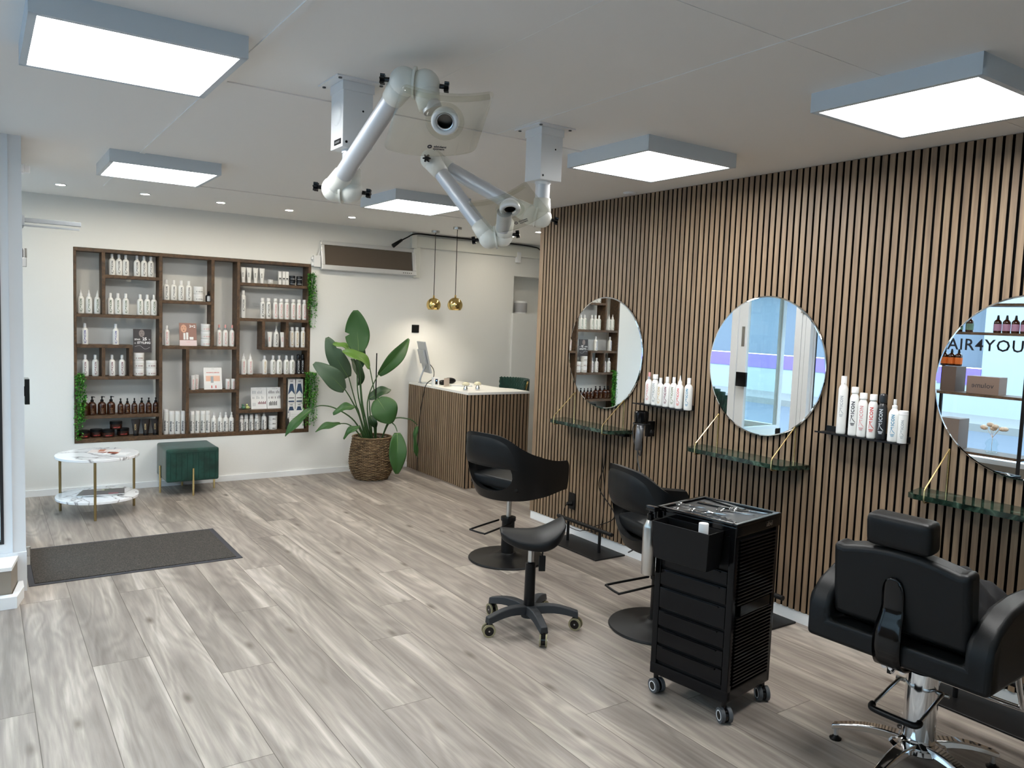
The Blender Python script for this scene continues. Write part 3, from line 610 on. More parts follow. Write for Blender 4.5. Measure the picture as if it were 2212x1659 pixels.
text(bm, 'SPAR', .021, (-.040, -.0015, .105), (1, 0, 0), (0, 0, 1), bold=.0004); text(bm, '25', .036, (.018, -.0015, .105), (1, 0, 0), (0, 0, 1), bold=.0012); text(bm, '%', .02, (.056, -.0015, .105), (1, 0, 0), (0, 0, 1))
text(bm, 'P\u00c5', .013, (-.058, -.0015, .075), (1, 0, 0), (0, 0, 1)); text(bm, 'STYLING', .027, (.012, -.0015, .075), (1, 0, 0), (0, 0, 1), bold=.0009)
tube(bm, smoothpath([(-.06, -.001, .05), (-.02, -.001, .058), (.02, -.001, .03), (.06, -.001, .045)], 6), .0008, 4); obj('poster_lettering', bm, 'paper', t)
M['posterbrown'] = mat('brown_poster', '9a7468', .5); M['posterpink'] = mat('pale_pink_poster', 'e9d6d6', .5)
t, w = card('offer_poster', 'brown poster with a woman and large 3=2, middle shelf', 'poster', 1.492, 1.639, 1.2535, .205, BACK + .06, 'posterbrown', .03)
bm = B(); pr(bm, -.0735, 0, .0735, .05); obj('poster_band', bm, 'posterpink', t); face_print(t, -.036, .155, .05, 'd9a88e')
bm = B(); text(bm, '3=2', .034, (.038, -.002, .165), (1, 0, 0), (0, 0, 1), bold=.001); pr(bm, -.04, .055, -.022, .115, 4); pr(bm, -.016, .055, .002, .12, 4); pr(bm, .012, .055, .045, .08, 4); obj('poster_lettering', bm, 'paper', t)
bm = B(); text(bm, 'CURE', .012, (0, -.002, .03), (1, 0, 0), (0, 0, 1)); obj('poster_caption', bm, 'inkp', t)
M['peach'] = mat('peach_print', 'eec3ac', .6)
t, w = card('pink_leaflet', 'white leaflet with peach picture and red lettering, leaning on a shelf', 'leaflet', 1.702, 1.862, .8565, .20, BACK + .05, 'paper', .035)
bm = B(); pr(bm, -.062, .075, .062, .125); obj('leaflet_picture', bm, 'peach', t); bm = B(); text(bm, 'POWERFUL SERVICE', .0125, (0, -.002, .15), (1, 0, 0), (0, 0, 1), bold=.0003); pr(bm, -.017, .01, -.009, .035, 3); pr(bm, .02, .01, .028, .035, 3); obj('leaflet_lettering', bm, 'inkr', t)
bm = B(); text(bm, 'ICON', .009, (0, -.002, .185), (1, 0, 0), (0, 0, 1)); pr(bm, -.02, .06, .004, .12, 4); obj('leaflet_caption', bm, 'inkf', t)
for i, (a, b) in enumerate(((2.132, 2.280), (2.284, 2.436))):
    t, w = card('range_overview_card', ['white product overview card, left of the pair above the nozzle bottles', 'white product overview card, right of the pair, against the upright'][i], 'card', a, b, .6605, .205, BACK + .06, 'paper', .03); t['group'] = 'pair of overview cards'
    bm = B(); rr = random.Random(i)
    for row in range(2 if i else 2):
        for c in range(11 if i and row else 9):
            if rr.random() < .85: x = -.06 + .012 * c; pr(bm, x, .145 - row * .05, x + .005, .145 - row * .05 + rr.choice((.02, .028)))
    for k in range(5): pr(bm, -.062, .03 + .006 * k, -.03, .032 + .006 * k)
    text(bm, 'I.C.O.N. LINE', .009, (0, -.001, .19), (1, 0, 0), (0, 0, 1)); obj('card_print', bm, 'inkf' if i == 0 else 'inkd', t)
    bm = B()
    for k in range(8): x = (-.008 if i == 0 else -.055) + .0095 * k; pr(bm, x, .045 if i == 0 else .03, x + .006, .045 + .018 + .008 * (k % 2))
    obj('bottle_print', bm, 'inkm' if i == 0 else 'inkd', t)
for i, (x, c, n) in enumerate(((2.055, '55806b', 'green'), (2.093, 'c9cf8a', 'yellow'))):
    t = thing('bird_figurine', 'small round %s bird figurine beside the overview cards' % n, 'figurine', (x, BACK + .05, .6605), .5); mt = mat('bird_' + n, c, .5)
    bm = B(); ball(bm, (0, 0, .018), .017, s=(1.15, 1, 1)); tube(bm, [(.012, 0, .018), (.032, 0, .012)], lambda q: .007 * (1 - q) + .002, 8); obj('bird_body', bm, mt, t, smooth='all')
    bm = B(); ball(bm, (-.008, 0, .042), .0105); obj('bird_head', bm, mt, t, smooth='all'); bm = B(); cyl(bm, (-.017, 0, .042), (-.026, 0, .041), .003, r1=.0004, n=8); obj('beak', bm, 'brass', t)
M['packblue'] = mat('blue_print', '39506e', .5)
for r in range(2):
    for c in range(2):
        x0 = (2.474, 2.552)[c]; z0 = .71 - r * .15; hh = .235 if r == 0 else .145; z0 = .71 if r == 0 else .56
        t = thing('hanging_packet', '%s hanging brush packet %s of the right bay' % (('upper', 'lower')[r], ('left column', 'right column')[c]), 'packet', (x0, BACK + .04 + .0 * r, z0)); t['group'] = 'packets hanging in the corner'
        bm = B(); box(bm, (0, 0, 0), (.072, .008, hh)); obj('packet_card', bm, 'paper', t)
        bm = B(); pts = [(.004, hh * .35), (.036, hh * .52), (.068, hh * .35), (.068, hh * .42), (.05, hh * .8), (.02, hh * .8), (.004, hh * .42)]
        bm.faces.new([bm.verts.new((a, -.0006, b)) for a, b in pts]); pr(bm, .008, hh * .04, .064, hh * .1); obj('packet_print', bm, 'packblue', t)
        bm = B(); text(bm, 'WET', .014, (.036, -.0012, hh * .88), (1, 0, 0), (0, 0, 1), bold=.0004); pr(bm, .01, hh * .2, .062, hh * .23, 1); obj('packet_lettering', bm, 'print_dark', t)
t, w = card('leaning_certificate', 'white framed certificate leaning in the bottom right corner of the shelving', 'certificate', 2.486, 2.628, .4595, .195, BACK + .012, 'paper', .03)
bm = B()
for k in range(6): pr(bm, -.05, .05 + .018 * k, .05, .0515 + .018 * k)
pr(bm, -.064, .12, -.060, .175); obj('certificate_print', bm, 'inkf', t)
# ---------------------------------------------------------------- trailing plants
def trailing(label, x, y, ztop, L, spread, n, shift, seed, base_y, out=.02):
    t = thing('trailing_plant', label, 'plant', (x, y, ztop)); rr = random.Random(seed); lf = B(); st = B()
    for s in range(n):
        a = (s + .5) / n; x0 = (a - .5) * spread + rr.uniform(-.006, .006); ln = L * rr.uniform(.4, 1) if s % 4 else L; dx = shift * rr.uniform(.3, 1.1); yy = -rr.uniform(.005, .045)
        pts = [(x0 * .5, .05, 0), (x0, yy, rr.uniform(0, .015))]
        k = 8
        for i in range(1, k + 1): pts.append((x0 + dx * i / k + .006 * sin(i + s), yy - out * sin(pi * i / k) * .3, -ln * i / k))
        P = smoothpath(pts, 3); tube(st, P, .0008, 3)
        for p in P[2:]:
            for _ in range(4):
                d = Vector((rr.uniform(-1, 1), rr.uniform(-1, .3), rr.uniform(-.8, .3))).normalized(); sd = d.cross(Vector((0, 0, 1))).normalized(); l = rr.uniform(.014, .026); c = p + Vector((rr.uniform(-.005, .005), 0, rr.uniform(-.008, .008)))
                v = [lf.verts.new(c), lf.verts.new(c + d * l * .5 + sd * l * .3), lf.verts.new(c + d * l), lf.verts.new(c + d * l * .5 - sd * l * .3)]
                lf.faces.new(v)
    obj('foliage', lf, 'vine', t); obj('stems', st, 'stem', t); return t
m = M['vine']; g = N(m, 'ShaderNodeNewGeometry'); LK(m, ramp(m, g.outputs['Random Per Island'], [(0, '17601a'), (.5, '3a8f2a'), (1, '7cc24a')]), BS(m).inputs['Base Color'])
trailing('green trailing plant hanging down the left end of the shelving', .70, BACK + .02, .998, .53, .065, 12, .0, 1, 0)
trailing('green trailing plant hanging from the top right corner of the shelving', 2.665, BACK + .0, 1.955, .50, .075, 11, .02, 2, 0)
trailing('green trailing plant hanging from the lower right corner of the shelving', 2.685, BACK + .0, 1.00, .50, .12, 14, -.03, 3, 0)
# ---------------------------------------------------------------- heater, switch, sensors, cables on the back wall
t = thing('wall_heater', 'long silver-framed infrared heater mounted high on the back wall', 'heater', (2.755, BACK, 2.015))
Lh, Hh, y0 = 1.02, .28, -.09
mt = Matrix.Translation((0, -.05, 0)) @ Matrix.Rotation(R_(-10), 4, 'X')
bm = B(); box(bm, (.01, .0, .01), (Lh - .01, .045, Hh - .01), .004, mtx=mt); obj('housing', bm, 'steel', t)
bm = B()
for a, b in (((0, -.02, 0), (Lh, .03, .045)), ((0, -.02, Hh - .038), (Lh, .03, Hh)), ((0, -.02, .045), (.035, .03, Hh - .038)), ((Lh - .04, -.02, .045), (Lh, .03, Hh - .038))): box(bm, a, b, .006, mtx=mt)
obj('heater_frame', bm, mat('silver_frame', (.66, .67, .68), .35, .4), t)
bm = B(); box(bm, (.034, -.008, .044), (Lh - .039, .004, Hh - .037), mtx=mt); obj('glass_panel', bm, mat('dark_heater_glass', '5c5248', .1), t)  # glass colour lifted to stand in for the room's reflections
bm = B()
for k in range(5): cyl(bm, mt @ Vector((Lh - .15 + .022 * k, -.0205, .018)), mt @ Vector((Lh - .15 + .022 * k, -.024, .018)), .005, 10)
obj('control_buttons', bm, 'inkd', t)
bm = B(); box(bm, (1.0, -.03, -.02), (1.075, -.0005, .36), .004); obj('cable_duct', bm, 'cream', t)
bm = B(); box(bm, (-.075, -.045, .02), (-.005, -.0005, .13), .005); tube(bm, smoothpath([(-.03, -.04, .13), (-.012, -.05, .20), (-.008, -.04, .26), (.02, -.03, .28)], 6), .004, 6); cyl(bm, (-.08, -.02, .03), (-.08, -.02, .06), .012); cyl(bm, (-.08, -.02, .09), (-.08, -.02, .115), .012); obj('junction_box', bm, 'white', t)
bm = B(); y = BACK - .06
tube(bm, smoothpath([(3.52, y, 2.31), (3.58, y, 2.355), (3.66, y, 2.40), (3.76, y, 2.446), (4.0, y, 2.448), (4.6, y, 2.448), (5.2, y, 2.44), (5.36, y, 2.40), (5.42, y, 2.25), (5.44, y, 2.1)], 8), .007, 8)
cyl(bm, (3.50, y, 2.30), (3.60, y, 2.37), .022, 12, r1=.014); tag(obj('power_cable', bm, 'black', smooth='all'), 'black power cable with plug running along the ceiling edge from the heater', 'cable')
bm = B(); box(bm, (3.768, BACK - .012, 1.425), (3.85, BACK - .0003, 1.507), .004); box(bm, (3.778, BACK - .016, 1.435), (3.84, BACK - .012, 1.497), .003); tag(obj('light_switch', bm, 'black'), 'square black light switch on the white back wall', 'switch')
bm = B(); box(bm, (5.05, BACK - .045, 2.245), (5.105, BACK - .0003, 2.365), .012); s_ = tag(obj('motion_sensor', bm, 'white'), 'small white motion sensor high on the wall above the niche', 'sensor'); bm = B(); box(bm, (5.062, BACK - .0475, 2.28), (5.093, BACK - .0448, 2.33), .001); obj('sensor_lens', bm, 'paper', s_)
bm = B(); lathe(bm, [(0, 0), (.07, 0), (.074, .006), (.074, .135), (.07, .143), (0, .143)], 32); s_ = tag(obj('smart_speaker', bm, 'white', smooth=True, loc=(5.205, BACK + .08, SZ0)), 'small round white speaker with grey grille standing in the wall niche', 'speaker')
bm = B(); lathe(bm, [(.0745, .014), (.0755, .018), (.0755, .118), (.0745, .122)], 32); obj('grille', bm, mat('grey_grille', 'aaaaad', .8), s_, smooth=True)
bm = B(); box(bm, (.2305, 5.4, 2.335), (.262, 5.47, 2.375), .006); box(bm, (.2005, 5.4, 2.33), (.232, 5.47, 2.38), .004); tag(obj('alarm_contact', bm, 'white'), 'small grey alarm sensor beside the top of the entrance door', 'sensor')
bm = B(); box(bm, (.201, 6.98, 1.93), (.225, 7.10, 2.10), .004); o = tag(obj('wall_socket', bm, 'white'), 'white wall socket low beside the door closer arm', 'socket')
# ---------------------------------------------------------------- reception counter
CT = .907
t = thing('reception_counter', 'reception counter clad in oak slats with a white top', 'counter', (3.748, 6.2, 0)); X1, Y1 = .70, BACK - 6.2 - .012
bm = B(); prism(bm, [(.02, .02), (X1 - .012, .02), (X1 - .012, .30), (.60, .42), (.60, Y1), (.02, Y1)], 0, CT - .022); obj('carcass', bm, 'felt', t)
bm = B()
y = .014
while y < Y1 - .03: box(bm, (0, y + .013, .002), (.0035, y + .04, CT - .022)); box(bm, (.0035, y + .0135, .002), (.0195, y + .0395, CT - .022), mi=1); y += .04
x = .002
while x < X1 - .03: box(bm, (x, 0, .002), (x + .027, .0035, CT - .022)); box(bm, (x + .0005, .0035, .002), (x + .0265, .0195, CT - .022), mi=1); x += .04
obj('oak_slats', bm, ['slat', 'felt'], t)
bm = B(); box(bm, (X1 - .012, 0, .002), (X1, .30, CT - .022)); obj('end_panel', bm, 'slat', t)
bm = B(); prism(bm, [(0, -.003), (X1, -.003), (X1, .30), (.62, .42), (.62, Y1), (0, Y1)], CT - .0218, CT); obj('countertop', bm, 'countertop', t)
for i, (x, y) in enumerate(((3.838, 6.40), (3.985, 6.42))):
    t = thing('mushroom_ornament', 'silver mushroom ornament with pearly cap on the counter, %s one' % ('left', 'right')[i], 'ornament', (x, y, CT)); t['group'] = 'pair of mushroom ornaments'
    bm = B(); lathe(bm, [(0, 0), (.021, 0), (.024, .006), (.019, .026), (.012, .048), (.011, .056), (0, .056)], 24); obj('mushroom_stem', bm, 'chrome', t, smooth='all')
    bm = B(); lathe(bm, [(0, .052), (.03, .050), (.037, .058), (.034, .070), (.02, .080), (0, .084)], 24); obj('mushroom_cap', bm, mat('pearl_glass', 'd9d2b4', .2, Coat_Weight=.6), t, smooth='all')
t = thing('computer_monitor', 'thin silver all-in-one computer seen from its side at the counter end', 'monitor', (3.86, 7.17, CT), R_(-12))
mt = Matrix.Translation((0, 0, .13)) @ Matrix.Rotation(R_(14), 4, 'X') @ Matrix.Rotation(0, 4, 'Z')
mt = Matrix.Rotation(R_(0), 4, 'Z') @ Matrix.Translation((-.02, 0, .11)) @ Matrix.Rotation(R_(-14), 4, 'Y')
M['aluback'] = mat('satin_silver', (.45, .48, .51), .35, .5)
bm = B(); box(bm, (.0, -.10, 0), (.02, .17, .33), .004, mtx=mt); obj('screen_housing', bm, 'aluback', t)
bm = B(); box(bm, (-.022, -.08, .10), (0, .14, .25), .006, mtx=mt); obj('rear_cover', bm, 'aluback', t)
bm = B(); box(bm, (.0202, -.09, .01), (.0215, .16, .32), mtx=mt); obj('screen_glass', bm, 'blackgloss', t)
bm = B(); tube(bm, smoothpath([(-.03, .03, .19), (-.06, .03, .13), (-.09, .02, .012), (.03, .02, .006)], 6), .009, 8); box(bm, (-.09, -.05, .0005), (.06, .11, .008), .003); obj('stand', bm, 'aluback', t)
bm = B(); yc = 7.09
tube(bm, smoothpath([(3.83, 7.15, 1.13), (3.84, 7.05, 1.06), (3.80, 6.98, .98), (3.735, 7.0, .915), (3.715, 7.02, .80), (3.70, 7.05, .6), (3.70, 7.08, .3), (3.71, 7.1, .02)], 8), .0042, 6); tag(obj('monitor_cable', bm, 'black', smooth='all'), 'black cable hanging from the computer down the slatted counter side', 'cable')
t = thing('card_reader', 'small white card reader with a glowing blue cross on the counter', 'card reader', (3.80, 6.93, CT), R_(10))
bm = B(); box(bm, (-.035, -.02, 0), (.035, .02, .085), .005); obj('reader_housing', bm, 'white', t); bm = B(); box(bm, (-.018, -.0215, .015), (.012, -.0195, .07)); obj('reader_screen', bm, 'blackgloss', t)
bm = B(); quad(bm, (0, -.0222, 0), (1, 0, 0), (0, 0, 1), -.008, .052, .002, .055); quad(bm, (0, -.0222, 0), (1, 0, 0), (0, 0, 1), -.0045, .048, -.0015, .059); mm = mat('blue_light', (.1, .3, 1), .5); BS(mm).inputs['Emission Color'].default_value = (.1, .3, 1, 1); BS(mm).inputs['Emission Strength'].default_value = 3; obj('status_light', bm, mm, t)
t = thing('price_stand', 'small clear stand with a pale leaflet on the counter', 'display stand', (3.86, 6.80, CT), R_(25))
bm = B(); box(bm, (-.05, -.03, 0), (.05, .03, .004)); box(bm, (-.05, 0, .004), (.05, .003, .09)); obj('stand_plate', bm, 'acrylic', t); bm = B(); box(bm, (-.045, .0035, .006), (.045, .005, .085)); obj('leaflet', bm, 'posterpink', t)
for i, (x, y, s, l) in enumerate(((3.93, 7.0, .045, 'dark folded sunglasses-shaped holder behind the card reader'), (4.08, 7.13, .055, 'rounded black computer mouse and holder at the back of the counter'))):
    bm = B(); ball(bm, (0, 0, s * .55), s, 16, (1.3, .7, .6)); bmesh.ops.bisect_plane(bm, geom=bm.verts[:] + bm.edges[:] + bm.faces[:], plane_co=(0, 0, .0), plane_no=(0, 0, 1), clear_inner=True)
    tag(obj(('black_holder', 'computer_mouse')[i], bm, 'black', smooth='all', loc=(x, y, CT + .0005)), ('dark rounded holder behind the white card reader', 'rounded black mouse at the back of the counter')[i], ('holder', 'mouse')[i])
bm = B(); box(bm, (-.11, -.06, 0), (.11, .06, .007), .002); o = obj('keyboard', bm, 'aluback', loc=(4.06, 6.86, CT)); o.rotation_euler = (0, 0, R_(-25)); tag(o, 'flat silver keyboard lying on the white countertop', 'keyboard')
bm = B(); quad(bm, (0, 0, .0072), (1, 0, 0), (0, 1, 0), -.10, -.05, .10, .05); obj('keys', bm, 'white', o)
# green bar stool behind the counter
t = thing('bar_stool', 'green velvet bar stool with braided back and gold frame behind the counter', 'stool', (4.66, 6.98, 0), R_(180))
bm = B(); n = 18
for k in range(n):
    a = R_(-62 + 124 * k / (n - 1)); r = .262
    for h_, o_ in ((0, 0), (1, 1)):
        pts = [(-r * cos(a + (.07 if (j + o_) % 2 else -.07) * .6), r * sin(a + (.07 if (j + o_) % 2 else -.07) * .6), .765 + .2 * j / 4) for j in range(5)]
        tube(bm, smoothpath(pts, 3), .017, 6)
obj('braided_back', bm, 'green', t, smooth='all')
bm = B(); lathe(bm, [(0, .66), (.19, .66), (.215, .68), (.215, .715), (.19, .735), (0, .74)], 32); obj('seat', bm, 'green', t, smooth='all')
bm = B(); tube(bm, [(.222 * cos(2 * pi * i / 32), .222 * sin(2 * pi * i / 32), .672) for i in range(32)], .009, 8, closed=True)
for s in (-1, 1): tube(bm, smoothpath([(-.09, s * .205, .672), (-.11, s * .23, .8), (-.13, s * .262, .955)], 4), .009, 8)
obj('gold_frame', bm, 'gold', t, smooth='all')
for k in range(4):
    a = pi / 4 + k * pi / 2; bm = B(); tube(bm, [(.2 * cos(a), .2 * sin(a), .672), (.24 * cos(a), .24 * sin(a), 0)], .01, 8); obj('leg', bm, 'gold', t, smooth='all')
bm = B(); tube(bm, [(.225 * cos(2 * pi * i / 32), .225 * sin(2 * pi * i / 32), .25) for i in range(32)], .008, 8, closed=True); obj('foot_ring', bm, 'gold', t, smooth='all')
# ---------------------------------------------------------------- side table, pouf, mat
m = M['marble'] = mat('white_marble', (.85, .86, .88), .12)
tc = N(m, 'ShaderNodeTexCoord'); nn = N(m, 'ShaderNodeTexNoise'); nn.inputs['Scale'].default_value = 2.2; nn.inputs['Detail'].default_value = 6; nn.inputs['Distortion'].default_value = 1.6; LK(m, tc.outputs['Object'], nn.inputs[0])
LK(m, ramp(m, nn.outputs[0], [(.47, (.86, .87, .89, 1)), (.493, (.5, .49, .5, 1)), (.5, (.2, .19, .2, 1)), (.507, (.6, .6, .61, 1)), (.53, (.86, .87, .89, 1))]), BS(m).inputs['Base Color'])
t = thing('side_table', 'round two-tier white marble side table with brass legs', 'side table', (.745, 6.68, 0)); rt = .288; ht = .455
for z, nme in ((ht - .022, 'tabletop'), (.118, 'lower_shelf')):
    bm = B(); lathe(bm, [(0, z), (rt - .003, z), (rt, z + .003), (rt, z + .019), (rt - .003, z + .022), (0, z + .022)], 64); obj(nme, bm, 'marble', t, smooth=True)
for ang in (-100, 148, 20):
    a = R_(ang); bm = B(); cyl(bm, ((rt + .001) * cos(a) * .985, (rt + .001) * sin(a) * .985, 0), ((rt + .001) * cos(a) * .985, (rt + .001) * sin(a) * .985, ht - .023), .0095, 14); obj('leg', bm, 'oldbrass', t, smooth=True)
def mag(label, loc, rz, cols, sz=(.21, .28), th=.006, fold=0):
    t = thing('magazine', label, 'magazine', loc, rz); bm = B(); box(bm, (-sz[0] / 2, -sz[1] / 2, 0), (sz[0] / 2, sz[1] / 2, th), .001, seg=1); obj('pages', bm, 'paper', t)
    rr = random.Random(len(label))
    for k, c in enumerate(cols):
        bm = B()
        for _ in range(1 if k else 0):
            w, h = rr.uniform(.03, .09), rr.uniform(.03, .08); x = rr.uniform(-sz[0] / 2, sz[0] / 2 - w); y = rr.uniform(-sz[1] / 2, sz[1] / 2 - h)
            quad(bm, (0, 0, th + .0003 + .0002 * k), (1, 0, 0), (0, 1, 0), x, y, x + w, y + h)
        if k == 0: quad(bm, (0, 0, th + .0002), (1, 0, 0), (0, 1, 0), -sz[0] / 2, -sz[1] / 2, sz[0] / 2, sz[1] / 2)
        obj('cover_print', bm, mat('print_' + c, c, .3), t)
    return t
mag('glossy magazine on the lower table shelf, underneath the other one', (.76, 6.70, .1405), R_(72), ['55524d', '8f9b58', '7a2f3c'])
mag('glossy magazine with dark garden cover on top of the lower pile', (.79, 6.685, .1475), R_(82), ['4c4246', '9aa03c', 'b0435a', 'd8d4c8', '35452f'])
mag('open leaflet with reddish pictures on the marble tabletop', (.80, 6.76, ht + .0005), R_(70), ['e6dcd8', 'a7543c', 'c98a70'], (.15, .21), .002)
mag('leaflet with dark branch picture lying nearest on the marble tabletop', (.87, 6.62, ht + .0005), R_(60), ['eeeeee', '4a2d30', 'a8604c'], (.12, .17), .002)
t = thing('pouf', 'dark green velvet pouf with channelled front and brass legs', 'pouf', (1.50, 7.175, 0), R_(0))
PX, PY = .215, .215
bm = B(); box(bm, (-PX, -PY, .12), (PX, PY, .405), .035, seg=4)
obj('cushion', bm, 'green', t, smooth='all', mods=[('SUBSURF', dict(levels=1, render_levels=1))])
bm = B()
for k in range(9): x = -PX + .035 + k * (2 * PX - .07) / 8; cyl(bm, (x, -PY - .0005, .145), (x, -PY - .0005, .365), .0022, 6)
tube(bm, [(-PX + .02, -PY + .001, .372), (PX - .02, -PY + .001, .372)], .003, 6); obj('channel_seams', bm, mat('dark_green_seam', (.006, .035, .025), .9), t)
for x, y in ((0, -PY - .008), (-PX - .008, 0), (PX + .008, 0), (0, PY + .008)):
    bm = B(); cyl(bm, (x, y, 0), (x, y, .235), .0085, 12); obj('leg', bm, 'brass', t, smooth=True)
m = M['matpile'] = mat('brown_mat_pile', '4c463f', .95); nn = noise_col(m, [(.3, '23201d'), (.5, '3e3934'), (.7, '5d564e')], ns=170, detail=3, bump=.8)
t = thing('entrance_mat', 'brown ribbed entrance mat with dark rubber border on the floor', 'mat', (.8, 5.43, 0)); MX0, MX1, MY0, MY1 = -.585, .59, -.40, .385
bm = B(); box(bm, (MX0, MY0, 0.0003), (MX1, MY1, .004), .001, seg=1); obj('rubber_border', bm, mat('rubber_grey', '34343a', .7), t)
bm = B(); box(bm, (MX0 + .03, MY0 + .03, .0041), (MX1 - .035, MY1 - .03, .008), .001, seg=1); obj('mat_pile', bm, 'matpile', t)
# ---------------------------------------------------------------- bird-of-paradise plant in basket
t = thing('potted_plant', 'tall bird-of-paradise plant in a round wicker basket', 'plant', (3.165, 7.02, 0)); PC = Vector((3.165, 7.02, 0))
m = M['wicker'] = mat('wicker', '7a6044', .6); noise_col(m, [(.3, '4a3826'), (.55, '7d6548'), (.75, 'a38a66')], (1, 1, 4), 14, 4)
prof = [(.150, .0), (.178, .04), (.203, .10), (.212, .16), (.210, .22), (.200, .30), (.188, .36), (.182, .405)]
def rad(z):
    for (r0, z0), (r1, z1) in zip(prof, prof[1:]):
        if z <= z1: return r0 + (r1 - r0) * (z - z0) / (z1 - z0)
    return prof[-1][0]
bm = B(); ns = 30
for k in range(33):
    z = .008 + k * .0122; r = rad(z)
    tube(bm, [((r + .006 * cos(ns / 2 * 2 * pi * i / 120 + pi * (k % 2))) * cos(2 * pi * i / 120), (r + .006 * cos(ns / 2 * 2 * pi * i / 120 + pi * (k % 2))) * sin(2 * pi * i / 120), z + .002 * sin(7 * i)) for i in range(120)], .0056, 5, closed=True)
for k in range(ns):
    a = 2 * pi * k / ns; tube(bm, [(rad(z) * cos(a), rad(z) * sin(a), z) for z in [.005 + .04 * j for j in range(11)]], .005, 5)
tube(bm, [(.186 * cos(2 * pi * i / 60), .186 * sin(2 * pi * i / 60), .412) for i in range(60)], .009, 6, closed=True)
obj('wicker_basket', bm, 'wicker', t, smooth='all')
bm = B(); lathe(bm, [(0, .02), (.14, .02), (.175, .1), (.19, .2), (.172, .36), (.160, .36), (0, .35)], 32); obj('soil', bm, mat('dark_soil', '1e1812', .95), t, smooth=True)
m = M['leaf']; g = N(m, 'ShaderNodeUVMap'); wv = N(m, 'ShaderNodeTexWave', wave_type='BANDS', bands_direction='X'); wv.inputs['Scale'].default_value = 9; wv.inputs['Distortion'].default_value = .4
LK(m, g.outputs[0], wv.inputs[0]); bp = N(m, 'ShaderNodeBump'); bp.inputs['Strength'].default_value = .25; bp.inputs['Distance'].default_value = .004; LK(m, wv.outputs[0], bp.inputs['Height']); LK(m, bp.outputs[0], BS(m).inputs['Normal'])
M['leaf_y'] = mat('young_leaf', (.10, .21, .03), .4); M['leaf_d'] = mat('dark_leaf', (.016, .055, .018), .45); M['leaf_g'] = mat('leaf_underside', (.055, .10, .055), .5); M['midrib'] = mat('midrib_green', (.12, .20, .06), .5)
def leaf(a, b, w, nrm, bow=.04, mt='leaf', fold=.25, tear=None, wavy=.012, sag=0, seed=0):
    """blade from a to b, width w, facing nrm; bows along nrm, folded on the midrib"""
    a, b = Vector(a) - PC, Vector(b) - PC; d = (b - a); L = d.length; d.normalize(); nn = Vector(nrm); nn = (nn - d * nn.dot(d)).normalized(); sd = d.cross(nn)
    nu, nv = 18, 5; bm = B(); uvl = bm.loops.layers.uv.new('UVMap'); rr = random.Random(seed); g = []; mid = []
    for i in range(nu + 1):
        q = i / nu; c = a + d * L * q + nn * bow * sin(pi * q) + Vector((0, 0, -sag * q * q)); mid.append(c)
        hw = w / 2 * (sin(pi * min(1, q * .93 + .045)) ** .62) * (1.08 - .28 * q)
        row = []
        for j in range(-nv, nv + 1):
            u = j / nv; h_ = hw
            if tear and (j > 0) == (tear[1] > 0) and abs(q - tear[0]) < .035 and abs(u) > .3: h_ *= .62
            row.append(bm.verts.new(c + sd * h_ * u * cos(fold) + nn * (abs(u) * hw * sin(fold) + wavy * sin(9 * q + 2 * (j > 0) + seed) * abs(u) ** 2)))
        g.append(row)
    for i in range(nu):
        for j in range(2 * nv):
            f = bm.faces.new((g[i][j], g[i + 1][j], g[i + 1][j + 1], g[i][j + 1]))
            for l, (ii, jj) in zip(f.loops, ((i, j), (i + 1, j), (i + 1, j + 1), (i, j + 1))): l[uvl].uv = (ii / nu * 4 + abs(jj - nv) * .08, jj / nv)
    o = obj('leaf', bm, mt, t, smooth='all', mods=[('SOLIDIFY', dict(thickness=.0012))])
    bm = B(); tube(bm, [m_ - nn * .001 for m_ in mid[:-1]], lambda q: .0035 * (1 - q) + .0008, 6); obj('midrib', bm, 'midrib', o, smooth='all')
def stalk(pts, r=.006, r1=.004):
    bm = B(); tube(bm, smoothpath([Vector(p) - PC for p in pts], 6), lambda q: r * (1 - q) + r1 * q, 8); obj('leaf_stalk', bm, 'stem', t, smooth='all')
F = (-.45, -.88, .1)
